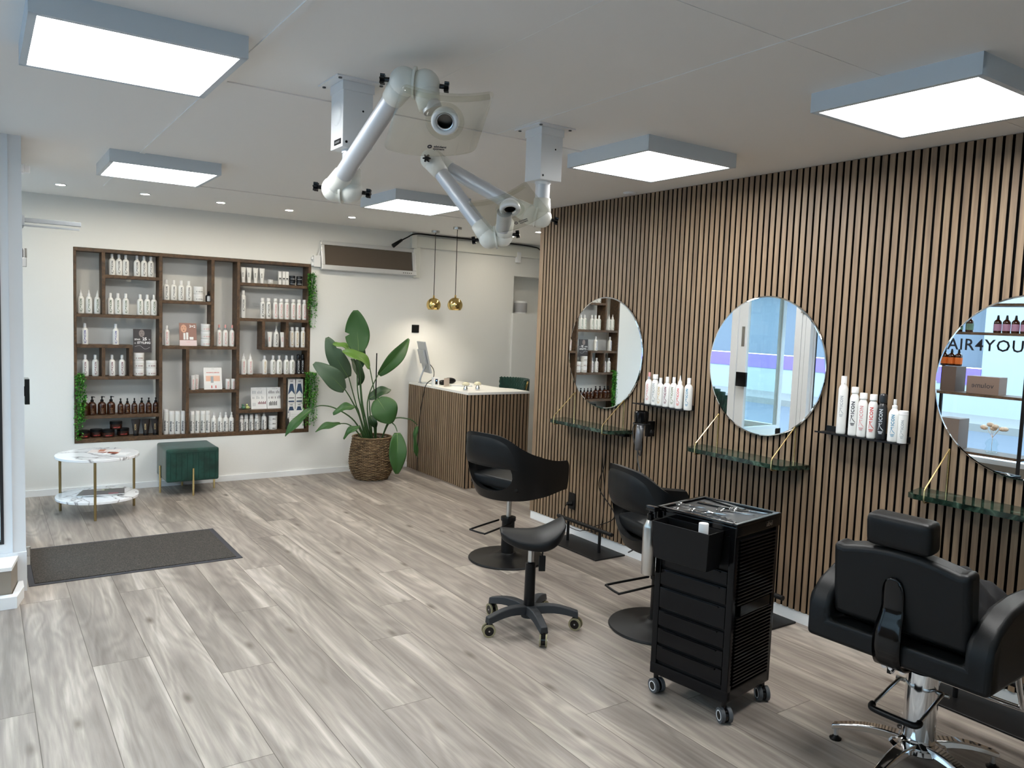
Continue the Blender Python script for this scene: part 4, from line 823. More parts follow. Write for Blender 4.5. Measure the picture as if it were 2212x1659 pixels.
LV = [('big', (3.020, 7.05, 1.228), (2.979, 7.05, 1.632), .25, F, dict(tear=(.45, -1), mt='leaf', fold=.15, bow=-.03)), ('lu', (2.877, 6.95, 1.0), (2.661, 6.95, 1.37), .19, (-.6, -.8, .1), dict(mt='leaf_g', tear=(.75, 1), fold=.1)),
      ('ll', (2.802, 6.85, .889), (2.507, 6.85, 1.14), .19, (-.3, -.85, .35), dict(mt='leaf_g', fold=.15)), ('y1', (2.87, 6.9, 1.25), (2.70, 6.9, 1.315), .085, (-.3, -.6, .7), dict(mt='leaf_y', bow=.02)),
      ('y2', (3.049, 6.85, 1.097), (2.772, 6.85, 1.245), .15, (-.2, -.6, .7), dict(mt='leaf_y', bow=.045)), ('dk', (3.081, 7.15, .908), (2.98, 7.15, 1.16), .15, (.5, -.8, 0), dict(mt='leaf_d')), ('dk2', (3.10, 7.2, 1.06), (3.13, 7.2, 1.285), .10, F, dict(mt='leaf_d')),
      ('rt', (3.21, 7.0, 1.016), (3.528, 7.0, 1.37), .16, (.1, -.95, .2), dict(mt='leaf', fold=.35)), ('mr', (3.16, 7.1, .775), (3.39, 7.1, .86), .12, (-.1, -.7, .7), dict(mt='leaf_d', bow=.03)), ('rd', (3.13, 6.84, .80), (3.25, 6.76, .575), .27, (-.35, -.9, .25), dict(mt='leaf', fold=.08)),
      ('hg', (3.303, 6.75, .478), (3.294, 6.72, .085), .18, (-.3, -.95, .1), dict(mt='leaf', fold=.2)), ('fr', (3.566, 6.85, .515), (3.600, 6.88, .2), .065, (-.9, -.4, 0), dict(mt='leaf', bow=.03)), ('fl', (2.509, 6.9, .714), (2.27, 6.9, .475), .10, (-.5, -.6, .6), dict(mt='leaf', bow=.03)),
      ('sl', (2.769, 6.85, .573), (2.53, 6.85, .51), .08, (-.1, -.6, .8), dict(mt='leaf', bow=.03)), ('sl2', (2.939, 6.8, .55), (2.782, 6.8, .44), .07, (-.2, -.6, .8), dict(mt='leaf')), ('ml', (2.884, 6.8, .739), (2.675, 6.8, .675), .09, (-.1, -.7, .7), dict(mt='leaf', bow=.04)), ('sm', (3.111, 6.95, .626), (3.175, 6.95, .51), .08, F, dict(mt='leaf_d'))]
for i, (n_, a, b, w, nr, kw) in enumerate(LV): leaf(a, b, w, nr, seed=i, **kw)
r0 = lambda dx, dy: (3.165 + dx, 7.02 + dy, .35)
for e, p0, mids in (((3.020, 7.05, 1.24), (-.04, .03), [(3.06, 7.05, .8)]), ((2.877, 6.95, 1.02), (-.05, -.02), [(3.02, 7.0, .62)]), ((2.802, 6.85, .90), (-.07, -.03), [(3.0, 6.95, .62), (2.88, 6.88, .80)]), ((2.87, 6.9, 1.25), (-.02, -.02), [(3.0, 6.98, .8), (2.95, 6.93, 1.1)]),
                    ((3.049, 6.85, 1.10), (.03, -.03), [(3.15, 6.92, .75)]), ((3.081, 7.15, .92), (0, .05), [(3.1, 7.1, .6)]), ((3.10, 7.2, 1.07), (.02, .06), [(3.12, 7.15, .7)]), ((3.21, 7.0, 1.03), (.0, .0), [(3.1, 7.0, .75)]), ((3.16, 7.1, .78), (.03, .05), [(3.17, 7.08, .6)]),
                    ((3.13, 6.84, .80), (.02, -.04), [(3.14, 6.93, .62), (3.15, 6.86, .80)]), ((3.303, 6.75, .49), (.07, -.05), [(3.26, 6.87, .56), (3.29, 6.79, .55)]), ((3.566, 6.85, .53), (.08, -.02), [(3.32, 6.92, .58), (3.48, 6.86, .59)]),
                    ((2.509, 6.9, .722), (-.07, -.03), [(2.95, 6.95, .58), (2.75, 6.92, .71), (2.60, 6.9, .745)]), ((2.769, 6.85, .578), (-.08, -.04), [(2.95, 6.92, .50), (2.85, 6.87, .565)]), ((2.939, 6.8, .556), (-.06, -.06), [(3.0, 6.9, .5)]), ((2.884, 6.8, .745), (-.05, -.05), [(3.0, 6.9, .58), (2.93, 6.83, .71)]), ((3.111, 6.95, .63), (0, -.03), [(3.12, 6.97, .5)])):
    stalk([r0(*p0)] + mids + [e], .008, .0045)
bm = B(); cyl(bm, (.03, 0, .34), (.03, 0, 1.225), .006, 8); obj('support_stick', bm, 'black', t, smooth=True)
# ---------------------------------------------------------------- round mirrors
MC = [(4.225, 'round frameless mirror nearest the reception, reflecting the display shelving'), (2.853, 'round frameless mirror in the middle, reflecting the entrance door'), (1.495, 'round frameless mirror cut off by the right edge of the picture')]
def ring_pts(r, y, z, x, n=96): return [(x, y + r * cos(2 * pi * i / n), z + r * sin(2 * pi * i / n)) for i in range(n)]
for y, lb in MC:
    t = thing('wall_mirror', lb, 'mirror', (SLAT, y, 1.383)); t['group'] = 'three round wall mirrors'
    mt = Matrix.Rotation(-pi / 2, 4, 'Y')
    bm = B(); lathe(bm, [(0, .016), (.387, .016), (.392, .0155), (.395, .013), (.3955, .010)], 128, mtx=mt); obj('mirror_glass', bm, 'mirror', t)
    bm = B(); lathe(bm, [(.3956, .010), (.394, .004), (0, .004)], 128, mtx=mt); cyl(bm, mt @ Vector((0, 0, .0005)), mt @ Vector((0, 0, .004)), .2, 32); obj('backing', bm, 'blackmetal', t, smooth=True)
# ---------------------------------------------------------------- marble ledges on brass rods
m = M['greenmarble'] = mat('green_marble', '1e2a24', .08); tc = N(m, 'ShaderNodeTexCoord'); nn = N(m, 'ShaderNodeTexNoise'); nn.inputs['Scale'].default_value = 14; nn.inputs['Detail'].default_value = 8; nn.inputs['Distortion'].default_value = 1.2; LK(m, tc.outputs['Object'], nn.inputs[0])
LK(m, ramp(m, nn.outputs[0], [(.35, '0e1713'), (.52, '1f2f27'), (.62, '35493d'), (.75, '5d7264')]), BS(m).inputs['Base Color'])
for i, (y, _) in enumerate(MC):
    y += (.085, .03, .045)[i] * 0 + .05
    t = thing('marble_ledge', ['dark green marble ledge below the reception-side mirror', 'dark green marble ledge below the middle mirror', 'dark green marble ledge below the mirror at the picture edge'][i], 'shelf', (SLAT, y, .85)); t['group'] = 'three marble ledges'
    bm = B(); prism(bm, [(-.001, .38), (-.001, -.38), (-.165, -.345), (-.19, -.33), (-.19, .31), (-.17, .345)], 0, .024)
    for e in bm.verts: pass
    obj('marble_slab', bm, 'greenmarble', t)
    for s in (-1, 1):
        yy = .27 * s - .012; P = [(-.008, yy, .225), (-.196, yy, .052), (-.200, yy, .030), (-.196, yy, -.008), (-.100, yy, -.008), (-.012, yy, -.008), (-.008, yy, .02), (-.008, yy, .225)]
        P = [(-.008, yy, .225), (-.190, yy, .060), (-.198, yy, .045), (-.199, yy, -.002), (-.19, yy, -.007), (-.02, yy, -.007), (-.0075, yy, .003), (-.0075, yy, .12), (-.0078, yy, .224)]
        bm = B(); tube(bm, P, .0036, 8); obj('brass_rod', bm, 'brass', t, smooth=True)
# ---------------------------------------------------------------- black metal ledges with styling products
for i, (y0, y1) in enumerate(((3.365, 3.81), (1.99, 2.44))):
    t = thing('product_ledge', ['narrow black metal ledge between the first two mirrors', 'narrow black metal ledge right of the middle mirror'][i], 'shelf', (SLAT, y0, 1.074)); t['group'] = 'two black metal ledges'
    bm = B(); box(bm, (-.10, 0, -.004), (-.0005, y1 - y0, 0)); box(bm, (-.004, 0, 0), (-.0005, y1 - y0, .028)); obj('ledge_plate', bm, 'blackmetal', t)
    bm = B(); box(bm, (-.104, 0, -.004), (-.10, y1 - y0, .004)); obj('ledge_lip', bm, 'blackmetal', t)
ZL = 1.0745
L1 = [('nozzle', 'p', 3.72, .21, 'white bottle with pink nozzle, far end of the first ledge'), ('can', 'f', 3.663, .20, 'white spray can beside the pink-nozzled bottle on the first ledge'), ('slim', 'y', 3.615, .182, 'slim bottle with pale orange lettering on the first ledge'), ('bottle', 'm', 3.556, .193, 'white bottle with large maroon lettering on the first ledge'),
      ('slim', 'l', 3.499, .195, 'white bottle with olive lettering on the first ledge'), ('applicator', 'r', 3.446, .21, 'white bottle with red lettering and nozzle on the first ledge'), ('bottle', 't', 3.372, .20, 'white bottle with blue lettering, near end of the first ledge')]
L2 = [('tallcan', 'f', 2.327, .295, 'tallest white spray can on the second ledge'), ('can', 'k', 2.262, .245, 'white spray can with black lettering on the second ledge'), ('can', 'p', 2.215, .22, 'white spray can with pink lettering beside the black-lettered one'), ('can', 'r', 2.162, .218, 'white spray can with red lettering beside the black can'),
      ('blackcan', 'w', 2.113, .228, 'black spray can on the second ledge'), ('dentspray', 't', 2.052, .205, 'white spray bottle with blue lettering on the second ledge'), ('whitecan', 'f', 2.006, .155, 'short white can at the near end of the second ledge')]
for L_, zz in ((L1, 0), (L2, 1)):
    for kind, ink, y, h, lb in L_: product(kind, ink, (SLAT - .05, y, ZL), lb, 'styling products on the black ledges', R_(-68), h)
# ---------------------------------------------------------------- hair dryer in its holder, cables, sockets
t = thing('hair_dryer', 'dark grey hair dryer hanging in a holder with its cable', 'hair dryer', (SLAT - .09, 3.71, .90)); t.scale = (1.25, 1.25, 1.25); t.location.x = SLAT - .112
bm = B(); lathe(bm, [(.030, .045), (.036, .05), (.038, .075), (.038, .10), (.034, .105), (.018, .10), (.016, .06)], 24); obj('dryer_head', bm, 'blackgloss', t, smooth=True)
bm = B(); tube(bm, [(0, 0, .045), (-.004, .006, -.02), (-.004, .012, -.10)], lambda q: .022 - .006 * q, 16); obj('dryer_handle', bm, mat('gunmetal', '8a8b90', .35, .5), t, smooth='all')
bm = B(); tube(bm, smoothpath([(-.004, .012, -.10), (0, .014, -.15), (.004, .0, -.2), (.02, -.03, -.35), (.03, -.04, -.5), (.04, .02, -.62), (.05, .1, -.68)], 6), .004, 6); tube(bm, smoothpath([(-.03, -.02, .03), (-.03, -.035, -.02), (-.01, -.02, -.09), (.01, .01, -.13), (0, .045, -.06), (-.01, .05, .0), (-.02, .03, .03)], 6), .0035, 6); obj('dryer_cable', bm, 'inkd', t, smooth='all')
bm = B(); tube(bm, [(.002 + .042 * cos(2 * pi * i / 24), .042 * sin(2 * pi * i / 24), .04) for i in range(24)], .004, 6, closed=True); box(bm, (.04, -.012, -.03), (.088, .012, .05), .003); ball(bm, (.07, .0, -.01), .022); obj('dryer_holder', bm, 'blackmetal', t)
bm = B(); box(bm, (SLAT - .05, 3.93, .825), (SLAT - .002, 4.06, .842), .004)
for k, (ya, dx) in enumerate(((4.17, .03), (4.15, .02))):
    tube(bm, smoothpath([(SLAT - .03, 3.99, .83), (SLAT - .03, 4.12, .84), (SLAT - dx, ya, .80), (SLAT - .015, ya + .01, .6), (SLAT - .02, ya - .03 + .08 * k, .42), (SLAT - .012, ya - .02 - .1 * k, .25), (SLAT - .02, ya + .1 * k, .12), (SLAT - .02, ya + .1, .08)], 8), .0035, 6)
tag(obj('power_cable', bm, 'black', smooth='all'), 'black cords hanging from a strip under the first marble ledge', 'cable')
t = thing('wall_outlet', 'black double wall outlet with a plug low on the slatted wall', 'outlet', (SLAT, 4.515, .255))
bm = B(); box(bm, (-.010, -.037, -.062), (-.0005, .037, .062), .003); obj('outlet_plate', bm, 'black', t)
bm = B(); cyl(bm, (-.0102, .0, -.018), (-.05, .01, -.018), .018, 12, r1=.013); tube(bm, smoothpath([(-.05, .01, -.02), (-.055, .03, -.07), (-.04, .04, -.14), (-.03, .0, -.19), (-.03, -.12, -.195), (-.05, -.2, -.17), (-.05, -.3, -.15)], 6), .003, 6); obj('plug', bm, 'black', t, smooth=True)
# ---------------------------------------------------------------- foot rests by the wall
def footrest(y, label):
    t = thing('foot_rest', label, 'foot rest', (3.50, y, 0)); bm = B(); box(bm, (-.10, -.295, 0.0003), (.165, .295, .010), .002, seg=1); obj('floor_plate', bm, 'blackmetal', t)
    for s in (-1, 1):
        bm = B(); cyl(bm, (.03, s * .175, .0102), (.03, s * .175, .152), .011, 12); obj('post', bm, 'blackmetal', t, smooth=True)
    bm = B(); cyl(bm, (.03, -.30, .165), (.03, .30, .165), .0135, 14); obj('foot_bar', bm, 'blackmetal', t, smooth=True); return t
t0_ = footrest(4.20, 'black foot rest bar on a floor plate below the reception-side mirror')
t1_ = dup(t0_, (3.50, 2.83, 0), label='black foot rest plate showing behind the black trolley')
t2_ = dup(t0_, (3.50, 1.45, 0), label='black foot rest plate behind the barber chair at the picture edge')
# ---------------------------------------------------------------- styling chairs
def boolean(bm, cut_bm):
    """cut one mesh out of another and hand back the result"""
    obs = []
    for q in (bm, cut_bm):
        me = bpy.data.meshes.new('q'); q.normal_update(); q.to_mesh(me); q.free(); o = bpy.data.objects.new('q', me); COL.objects.link(o); obs.append(o)
    md = obs[0].modifiers.new('b', 'BOOLEAN'); md.operation = 'DIFFERENCE'; md.solver = 'EXACT'; md.object = obs[1]
    bpy.context.view_layer.update()
    me = bpy.data.meshes.new_from_object(obs[0].evaluated_get(bpy.context.evaluated_depsgraph_get()))
    for o in obs: d = o.data; bpy.data.objects.remove(o); bpy.data.meshes.remove(d)
    r = bmesh.new(); r.from_mesh(me); bpy.data.meshes.remove(me); return r
def interp(q, tab):
    for (a, va), (b, vb) in zip(tab, tab[1:]):
        if q <= b: t_ = (q - a) / (b - a); t_ = t_ * t_ * (3 - 2 * t_); return va + (vb - va) * t_
    return tab[-1][1]
def styling_chair(name_label, loc, rz, group='black salon styling chairs'):
    t = thing('styling_chair', name_label, 'salon chair', loc, rz, group)
    nS, nZ, w, xf, xb, th = 72, 18, .278, .31, -.225, .042
    def ring(s, v, inset):
        e = abs(s - .5) * 2; ww, xx, xo = w - inset, xb + inset, xf
        if e > .50:
            q = (e - .50) / .50; x = xo * q; y = ww * (1 - .10 * q * q)
        else:
            b = e / .50 * pi / 2; x = xx * (abs(cos(b)) ** (2 / 2.45)); y = ww * (abs(sin(b)) ** (2 / 2.45))
        y = math.copysign(y, .5 - s)
        zt = .664 + .206 / (1 + (e / .40) ** 3.4); zb = .430 + .045 * min(1, e / .9) ** 1.3
        zt -= inset * .15; zb += inset * .4
        z = zb + (zt - zb) * v; back = max(0, 1 - e / .62)
        tuck = 1 - (.05 + .15 * min(1, back * 1.7)) * (1 - v) ** 3.2 - .07 * max(0, v - .7) / .3 * back; tx = 1 - (1 - tuck) * min(1, back * 1.6)
        if e > .75 and v > .7: x -= .022 * ((v - .7) / .3) ** 2 * (e - .75) / .25
        return (x * tx - .06 * (z - .45) / .42 * min(1, back * 2.2), y * tuck, z)
    bm = B(); G = [[[bm.verts.new(ring(i / nS, k / nZ, ins)) for i in range(nS + 1)] for k in range(nZ + 1)] for ins in (0, th)]
    for k in range(nZ):
        for i in range(nS):
            bm.faces.new((G[0][k][i], G[0][k][i + 1], G[0][k + 1][i + 1], G[0][k + 1][i])); bm.faces.new((G[1][k][i], G[1][k + 1][i], G[1][k + 1][i + 1], G[1][k][i + 1]))
    for i in range(nS):
        bm.faces.new((G[0][nZ][i], G[0][nZ][i + 1], G[1][nZ][i + 1], G[1][nZ][i])); bm.faces.new((G[0][0][i + 1], G[0][0][i], G[1][0][i], G[1][0][i + 1]))
    for k in range(nZ):
        bm.faces.new((G[0][k][0], G[0][k + 1][0], G[1][k + 1][0], G[1][k][0])); bm.faces.new((G[0][k + 1][nS], G[0][k][nS], G[1][k][nS], G[1][k + 1][nS]))
    bmesh.ops.recalc_face_normals(bm, faces=bm.faces)
    D_ = [(-.195, .655)] + [(-.20 * cos(a) , .625 - .135 * sin(a) ** .8) for a in [pi * j / 20 for j in range(21)]] + [(.195, .655)]
    cb = B(); prism(cb, D_, -.5, -.12, mtx=Matrix(((0, 0, 1, 0), (1, 0, 0, 0), (0, 1, 0, 0), (0, 0, 0, 1))))
    bmesh.ops.recalc_face_normals(cb, faces=cb.faces)
    obj('shell', boolean(bm, cb), 'leather', t, smooth=True, mods=[('BEVEL', dict(width=.007, segments=3, angle_limit=R_(35)))])
    # floor of the bucket and cushion
    bm = B(); box(bm, (-.12, -.185, .455), (.28, .185, .505), .02, seg=3); obj('seat_pan', bm, 'leather', t, smooth='all')
    bm = B(); box(bm, (-.16, -.215, .502), (.30, .215, .575), .03, seg=4)
    for v in bm.verts: v.co.z += -.045 * (v.co.x + .17) / .47 * -1 * .3
    obj('seat_cushion', bm, 'leather2', t, smooth='all')
    bm = B(); rows = []
    for k in range(13):
        row = []
        for i in range(25):
            a_ = (i / 24 - .5) * 2; s_ = .5 + .155 * a_ * (1 - .32 * (k / 12) ** 2.5); v_ = .53 + .43 * k / 12 - .05 * a_ * a_ * (k / 12)
            p = Vector(ring(s_, v_, 0)); rim_ = min(1, 4 * min(k / 12, 1 - k / 12, i / 24, 1 - i / 24)); row.append(bm.verts.new(p + Vector((-1, .35 * p.y / .28, 0)) * (.011 * rim_ ** .5 - .002)))
        rows.append(row)
    for a_, b_ in zip(rows, rows[1:]):
        for i in range(24): bm.faces.new((a_[i], a_[i + 1], b_[i + 1], b_[i]))
    bmesh.ops.recalc_face_normals(bm, faces=bm.faces); obj('back_pad', bm, 'leather2', t, smooth='all')
    bm = B(); cyl(bm, (0, 0, .28), (0, 0, .458), .017, 20); obj('lift_rod', bm, 'steel', t, smooth=True)
    bm = B(); lathe(bm, [(0, .03), (.043, .03), (.043, .26), (.05, .262), (.05, .285), (.016, .288), (0, .288)], 28); obj('pump_column', bm, 'blackmetal', t, smooth=True)
    bm = B(); lathe(bm, [(0, .0005), (.255, .0005), (.26, .006), (.255, .014), (.12, .022), (.065, .036), (.055, .048), (0, .048)], 56); obj('round_base', bm, 'blackmetal', t, smooth=True)
    bm = B(); w_ = .06; tube(bm, smoothpath([(-.04, -w_, .255), (-.05, -w_, .255), (-.26, -w_ * 1.15, .235), (-.285, -w_ * .9, .232), (-.285, w_ * .9, .232), (-.26, w_ * 1.15, .235), (-.05, w_, .255), (-.04, w_, .255)], 5), .0065, 8); obj('pedal', bm, 'blackmetal', t, smooth='all')
    return t
c1_ = styling_chair('black bucket salon chair with round base, nearest the reception counter', (2.905, 4.235, 0), R_(12))
dup(c1_, (2.95, 2.87, 0), R_(-12), label='black bucket salon chair partly hidden behind the black trolley')
# ---------------------------------------------------------------- saddle stool
t = thing('saddle_stool', 'black saddle stool on five translucent castors in front of the salon chair', 'stool', (2.345, 3.20, 0), R_(150))
bm = B(); nu, nv = 24, 20
def saddle(u, v):  # u: -1 raised rear, 1 narrow nose
    c = math.sqrt(max(0, 1 - abs(u) ** 2.6)); wd = .185 * (1 - .45 * ((u + 1) / 2) ** 1.3)
    return .185 * u, wd * v * c, .515 + .075 * max(0, -u) ** 1.8 + .012 * max(0, u) ** 2 - .035 * (abs(v) * c) ** 2 + .012 * (1 - v * v) * max(0, -u)
top = [[bm.verts.new(saddle(-1 + 2 * i / nu, -1 + 2 * j / nv)) for j in range(nv + 1)] for i in range(1, nu)]
bot = [[bm.verts.new((p.co.x * .93, p.co.y * .93, p.co.z - .052 + .012 * abs(-1 + 2 * j / nv) - .035 * max(0, -p.co.x / .185))) for j, p in enumerate(r)] for r in top]
for g, fl_ in ((top, 0), (bot, 1)):
    for i in range(len(g) - 1):
        for j in range(nv):
            q = (g[i][j], g[i + 1][j], g[i + 1][j + 1], g[i][j + 1]); bm.faces.new(q[::-1] if fl_ else q)
def rim(g): return [g[0][j] for j in range(nv + 1)] + [g[i][nv] for i in range(1, len(g))] + [g[-1][j] for j in range(nv - 1, -1, -1)] + [g[i][0] for i in range(len(g) - 2, 0, -1)]
ra, rb = rim(top), rim(bot)
for i in range(len(ra)): bm.faces.new((ra[i], ra[(i + 1) % len(ra)], rb[(i + 1) % len(ra)], rb[i]))
bmesh.ops.recalc_face_normals(bm, faces=bm.faces)
obj('saddle_seat', bm, 'leather2', t, smooth='all', mods=[('SUBSURF', dict(levels=1, render_levels=1))])
bm = B(); box(bm, (-.08, -.06, .452), (.08, .06, .470), .004); obj('seat_plate', bm, 'black', t)
bm = B(); tube(bm, smoothpath([(-.03, .04, .458), (-.05, .07, .44), (-.05, .075, .40)], 4), .004, 6); box(bm, (-.067, .066, .325), (-.033, .082, .405), .004); obj('height_lever', bm, 'black', t)
bm = B(); cyl(bm, (0, 0, .33), (0, 0, .455), .0155, 18); obj('gas_lift', bm, 'steel', t, smooth=True)
bm = B(); lathe(bm, [(0, .07), (.029, .07), (.027, .345), (.022, .35), (0, .35)], 22); obj('lift_sleeve', bm, 'black', t, smooth=True)
def starleg(bm, a, L, z0, z1, w0, w1, h0, h1, n=8, mi=0, arch=.02):
    rows = []
    for i in range(n + 1):
        q = i / n; x = L * q; w = w0 + (w1 - w0) * q; h = h0 + (h1 - h0) * q; z = z0 + (z1 - z0) * q + arch * sin(pi * q)
        rows.append([bm.verts.new(Matrix.Rotation(a, 3, 'Z') @ Vector((x, y, z_))) for y, z_ in ((-w, z - h), (-w * .75, z), (w * .75, z), (w, z - h))])
    for r_, s_ in zip(rows, rows[1:]):
        for k in range(4): bm.faces.new((r_[k], r_[(k + 1) % 4], s_[(k + 1) % 4], s_[k]))
    bm.faces.new(rows[0][::-1]); bm.faces.new(rows[-1]); return bm
bm = B(); lathe(bm, [(0, .06), (.04, .06), (.042, .1), (.03, .112), (0, .112)], 24)
obj('star_hub', bm, mat('dark_nylon', '23262a', .6), t, smooth=True)
M['wheel'] = mat('translucent_wheel', '8b8468', .25)
for k in range(5):
    a = R_(36 - 150 + 72 * k); bm = B(); starleg(bm, a, .255, .118, .100, .032, .022, .045, .034); lg = obj('star_leg', bm, 'star' if 0 else bpy.data.materials['dark_nylon'], t, mods=[('BEVEL', dict(width=.004, segments=2))])
    cx, cy2 = .245 * cos(a), .245 * sin(a); wd = Vector((cos(a + 1.2), sin(a + 1.2), 0))
    bm = B(); cyl(bm, (cx, cy2, .05), (cx, cy2, .074), .012, 12); box(bm, (-.018, -.0105, .026), (.012, .0105, .064), .005, mtx=Matrix.Translation((cx, cy2, 0)) @ Matrix.Rotation(a + 1.2 - pi / 2, 4, 'Z')); obj('castor_fork', bm, 'black', lg)
    c0 = Vector((cx, cy2, .033)); bm = B(); cyl(bm, c0 - wd * .019, c0 - wd * .0112, .033, 28); cyl(bm, c0 + wd * .0112, c0 + wd * .019, .033, 28); obj('castor_wheel', bm, 'wheel', lg, smooth=True)
    bm = B(); cyl(bm, c0 - wd * .0195, c0 + wd * .0195, .0235, 20); obj('wheel_disc', bm, 'blackgloss', lg, smooth=True); bm = B(); cyl(bm, c0 - wd * .021, c0 + wd * .021, .004, 10); obj('axle', bm, 'steel', lg)
# ---------------------------------------------------------------- salon trolley
t = thing('salon_trolley', 'glossy black salon trolley with drawers on four castors', 'trolley', (2.458, 1.993, 0), R_(9)); TX, TY, TZ = .340, .377, .82
# local: front face at x=0, near corner at origin, +y along the front, +x backwards
M['trolley'] = mat('trolley_black', (.004, .004, .005), .12, Specular_IOR_Level=.22)
bm = B(); box(bm, (.012, .012, .105), (TX - .012, TY - .012, TZ - .06)); obj('carcass', bm, 'black', t)
bm = B()
for x, y in ((0, 0), (0, TY - .028), (TX - .028, 0), (TX - .028, TY - .028)): box(bm, (x, y, .09), (x + .028, y + .028, TZ - .05), .005)
box(bm, (-.002, 0, .085), (TX, TY, .135), .006); obj('corner_posts', bm, 'trolley', t)
bm = B(); box(bm, (-.004, -.004, TZ - .055), (TX + .004, TY + .004, TZ - .012), .006)
for a, b in (((-.006, -.006), (TX + .006, .016)), ((-.006, TY - .016), (TX + .006, TY + .006)), ((-.006, .016), (.016, TY - .016)), ((TX - .016, .016), (TX + .006, TY - .016))): box(bm, (a[0], a[1], TZ - .014), (b[0], b[1], TZ), .005)
obj('top_tray', bm, 'blackgloss', t)
bm = B(); box(bm, (.020, .020, TZ - .0118), (TX - .020, TY - .020, TZ - .009)); obj('tray_mat', bm, 'leather2', t)
zs = [.145, .222, .300, .378, .480, .560, .625]
for a, b in zip(zs, zs[1:]):
    bm = B(); box(bm, (.0, .030, a + .006), (.0118, TY - .030, b - .006), .004); dr = obj('drawer', bm, 'trolley', t)
    bm = B(); box(bm, (-.007, .06, b - .016), (.001, TY - .06, b - .008), .002); obj('drawer_grip', bm, 'trolley', dr)
for sy_, yy in ((0, -.001), (1, TY + .001)):
    bm = B(); z = .15
    while z < TZ - .075:
        if not (.44 < z < .475 and 1):
            y_ = yy + (-.006 if sy_ == 0 else .006)
            box(bm, (.03, min(yy, y_) if sy_ == 0 else TY - .012, z), (TX - .03, .012 if sy_ == 0 else y_, z + .0065), .0025, seg=2)
        z += .0145
    obj('louvred_side', bm, 'trolley', t)
bm = B(); box(bm, (.06, -.0055, .435), (TX - .05, -.001, .478), .002); obj('side_grip', bm, 'blackgloss', t)
bm = B(); text(bm, 'sibel', .028, (TX - .09, -.0048, TZ - .042), (1, 0, 0), (0, 0, 1), bold=.0004); obj('maker_mark', bm, 'steel', t)
M['tyre'] = mat('grey_tyre', '4b4e52', .6)
for k, (x, y) in enumerate(((.02, .02), (.02, TY - .02), (TX - .02, .02), (TX - .02, TY - .02))):
    a = (1.0, 1.3, .9, 1.2)[k]; wd = Vector((sin(a), -cos(a), 0)); c0 = Vector((x, y, .031)) + Vector((cos(a), sin(a), 0)) * -.008
    bm = B(); cyl(bm, (x, y, .06), (x, y, .10), .011, 12); box(bm, (x - .016, y - .016, .085), (x + .016, y + .016, .125), .006); cs = obj('castor', bm, 'blackgloss', t, smooth=True)
    bm = B(); cyl(bm, c0 - wd * .024, c0 - wd * .008, .031, 24); cyl(bm, c0 + wd * .008, c0 + wd * .024, .031, 24); obj('tyre', bm, 'tyre', cs, smooth=True)
    bm = B()
    for s in (-1, 1):
        lathe(bm, [(.021, 0), (.021, .0015), (.0175, .0015), (.0175, 0)], 24, mtx=Matrix.Translation(c0 + wd * s * .0242) @ (wd * s).to_track_quat('Z', 'Y').to_matrix().to_4x4())
    obj('wheel_ring', bm, 'white', cs); bm = B(); cyl(bm, c0 - wd * .0246, c0 + wd * .0246, .017, 20); cyl(bm, c0 - wd * .008, c0 + wd * .008, .026, 20); obj('wheel_disc', bm, 'blackgloss', cs, smooth=True)
def hollow(bm, x0, x1, y0, y1, z0, z1, th, tp=.012):
    o = [(x0 + tp, y0 + tp, z0), (x1 - .0, y0 + tp, z0), (x1, y1 - tp, z0), (x0 + tp, y1 - tp, z0)]; T = [(x0, y0, z1), (x1, y0, z1), (x1, y1, z1), (x0, y1, z1)]
    Ti = [(x0 + th, y0 + th, z1), (x1 - th, y0 + th, z1), (x1 - th, y1 - th, z1), (x0 + th, y1 - th, z1)]; I = [(x0 + tp + th, y0 + tp + th, z0 + th), (x1 - th, y0 + tp + th, z0 + th), (x1 - th, y1 - tp - th, z0 + th), (x0 + tp + th, y1 - tp - th, z0 + th)]
    L4 = [[bm.verts.new(p) for p in q] for q in (o, T, Ti, I)]
    for a, b in zip(L4, L4[1:]):
        for i in range(4): bm.faces.new((a[i], a[(i + 1) % 4], b[(i + 1) % 4], b[i]))
    bm.faces.new(L4[0][::-1]); bm.faces.new(L4[3]); bmesh.ops.recalc_face_normals(bm, faces=bm.faces)
bm = B(); hollow(bm, -.115, -.008, .05, .325, TZ - .19, TZ - .035, .004); o = obj('front_bin', bm, 'black', t, mods=[('BEVEL', dict(width=.006, segments=3))])
t['label'] = 'glossy black salon trolley with front bin and drawers on four castors'
TM = Matrix.Translation((2.458, 1.993, 0)) @ Matrix.Rotation(R_(9), 4, 'Z')
def onT(x, y, z): return TM @ Vector((x, y, z))
bt = thing('white_capped_bottle', 'white round-capped bottle standing in the trolley bin', 'bottle', onT(-.055, .115, TZ - .185)); bm = B(); lathe(bm, [(0, 0), (.021, 0), (.021, .105), (.016, .112), (0, .112)], 20); obj('bottle_body', bm, 'white', bt, smooth=True)
bm = B(); lathe(bm, [(0, .113), (.0195, .113), (.0195, .172), (.018, .174), (0, .174)], 24); obj('cap', bm, 'bcap', bt, smooth=True)
bt = thing('hair_brush', 'thin gold-handled tool lying in the trolley bin', 'brush', onT(-.06, .2, TZ - .184)); bm = B(); tube(bm, [(0, -.06, 0.004), (.005, .05, .118)], .004, 8); tube(bm, [(.02, -.07, .004), (.0, .06, .115)], .003, 8); obj('tool_handle', bm, 'brass', bt)
t = thing('water_spray_bottle', 'brushed steel water spray bottle hanging on the trolley corner', 'spray bottle', onT(-.035, TY + .012, .525))
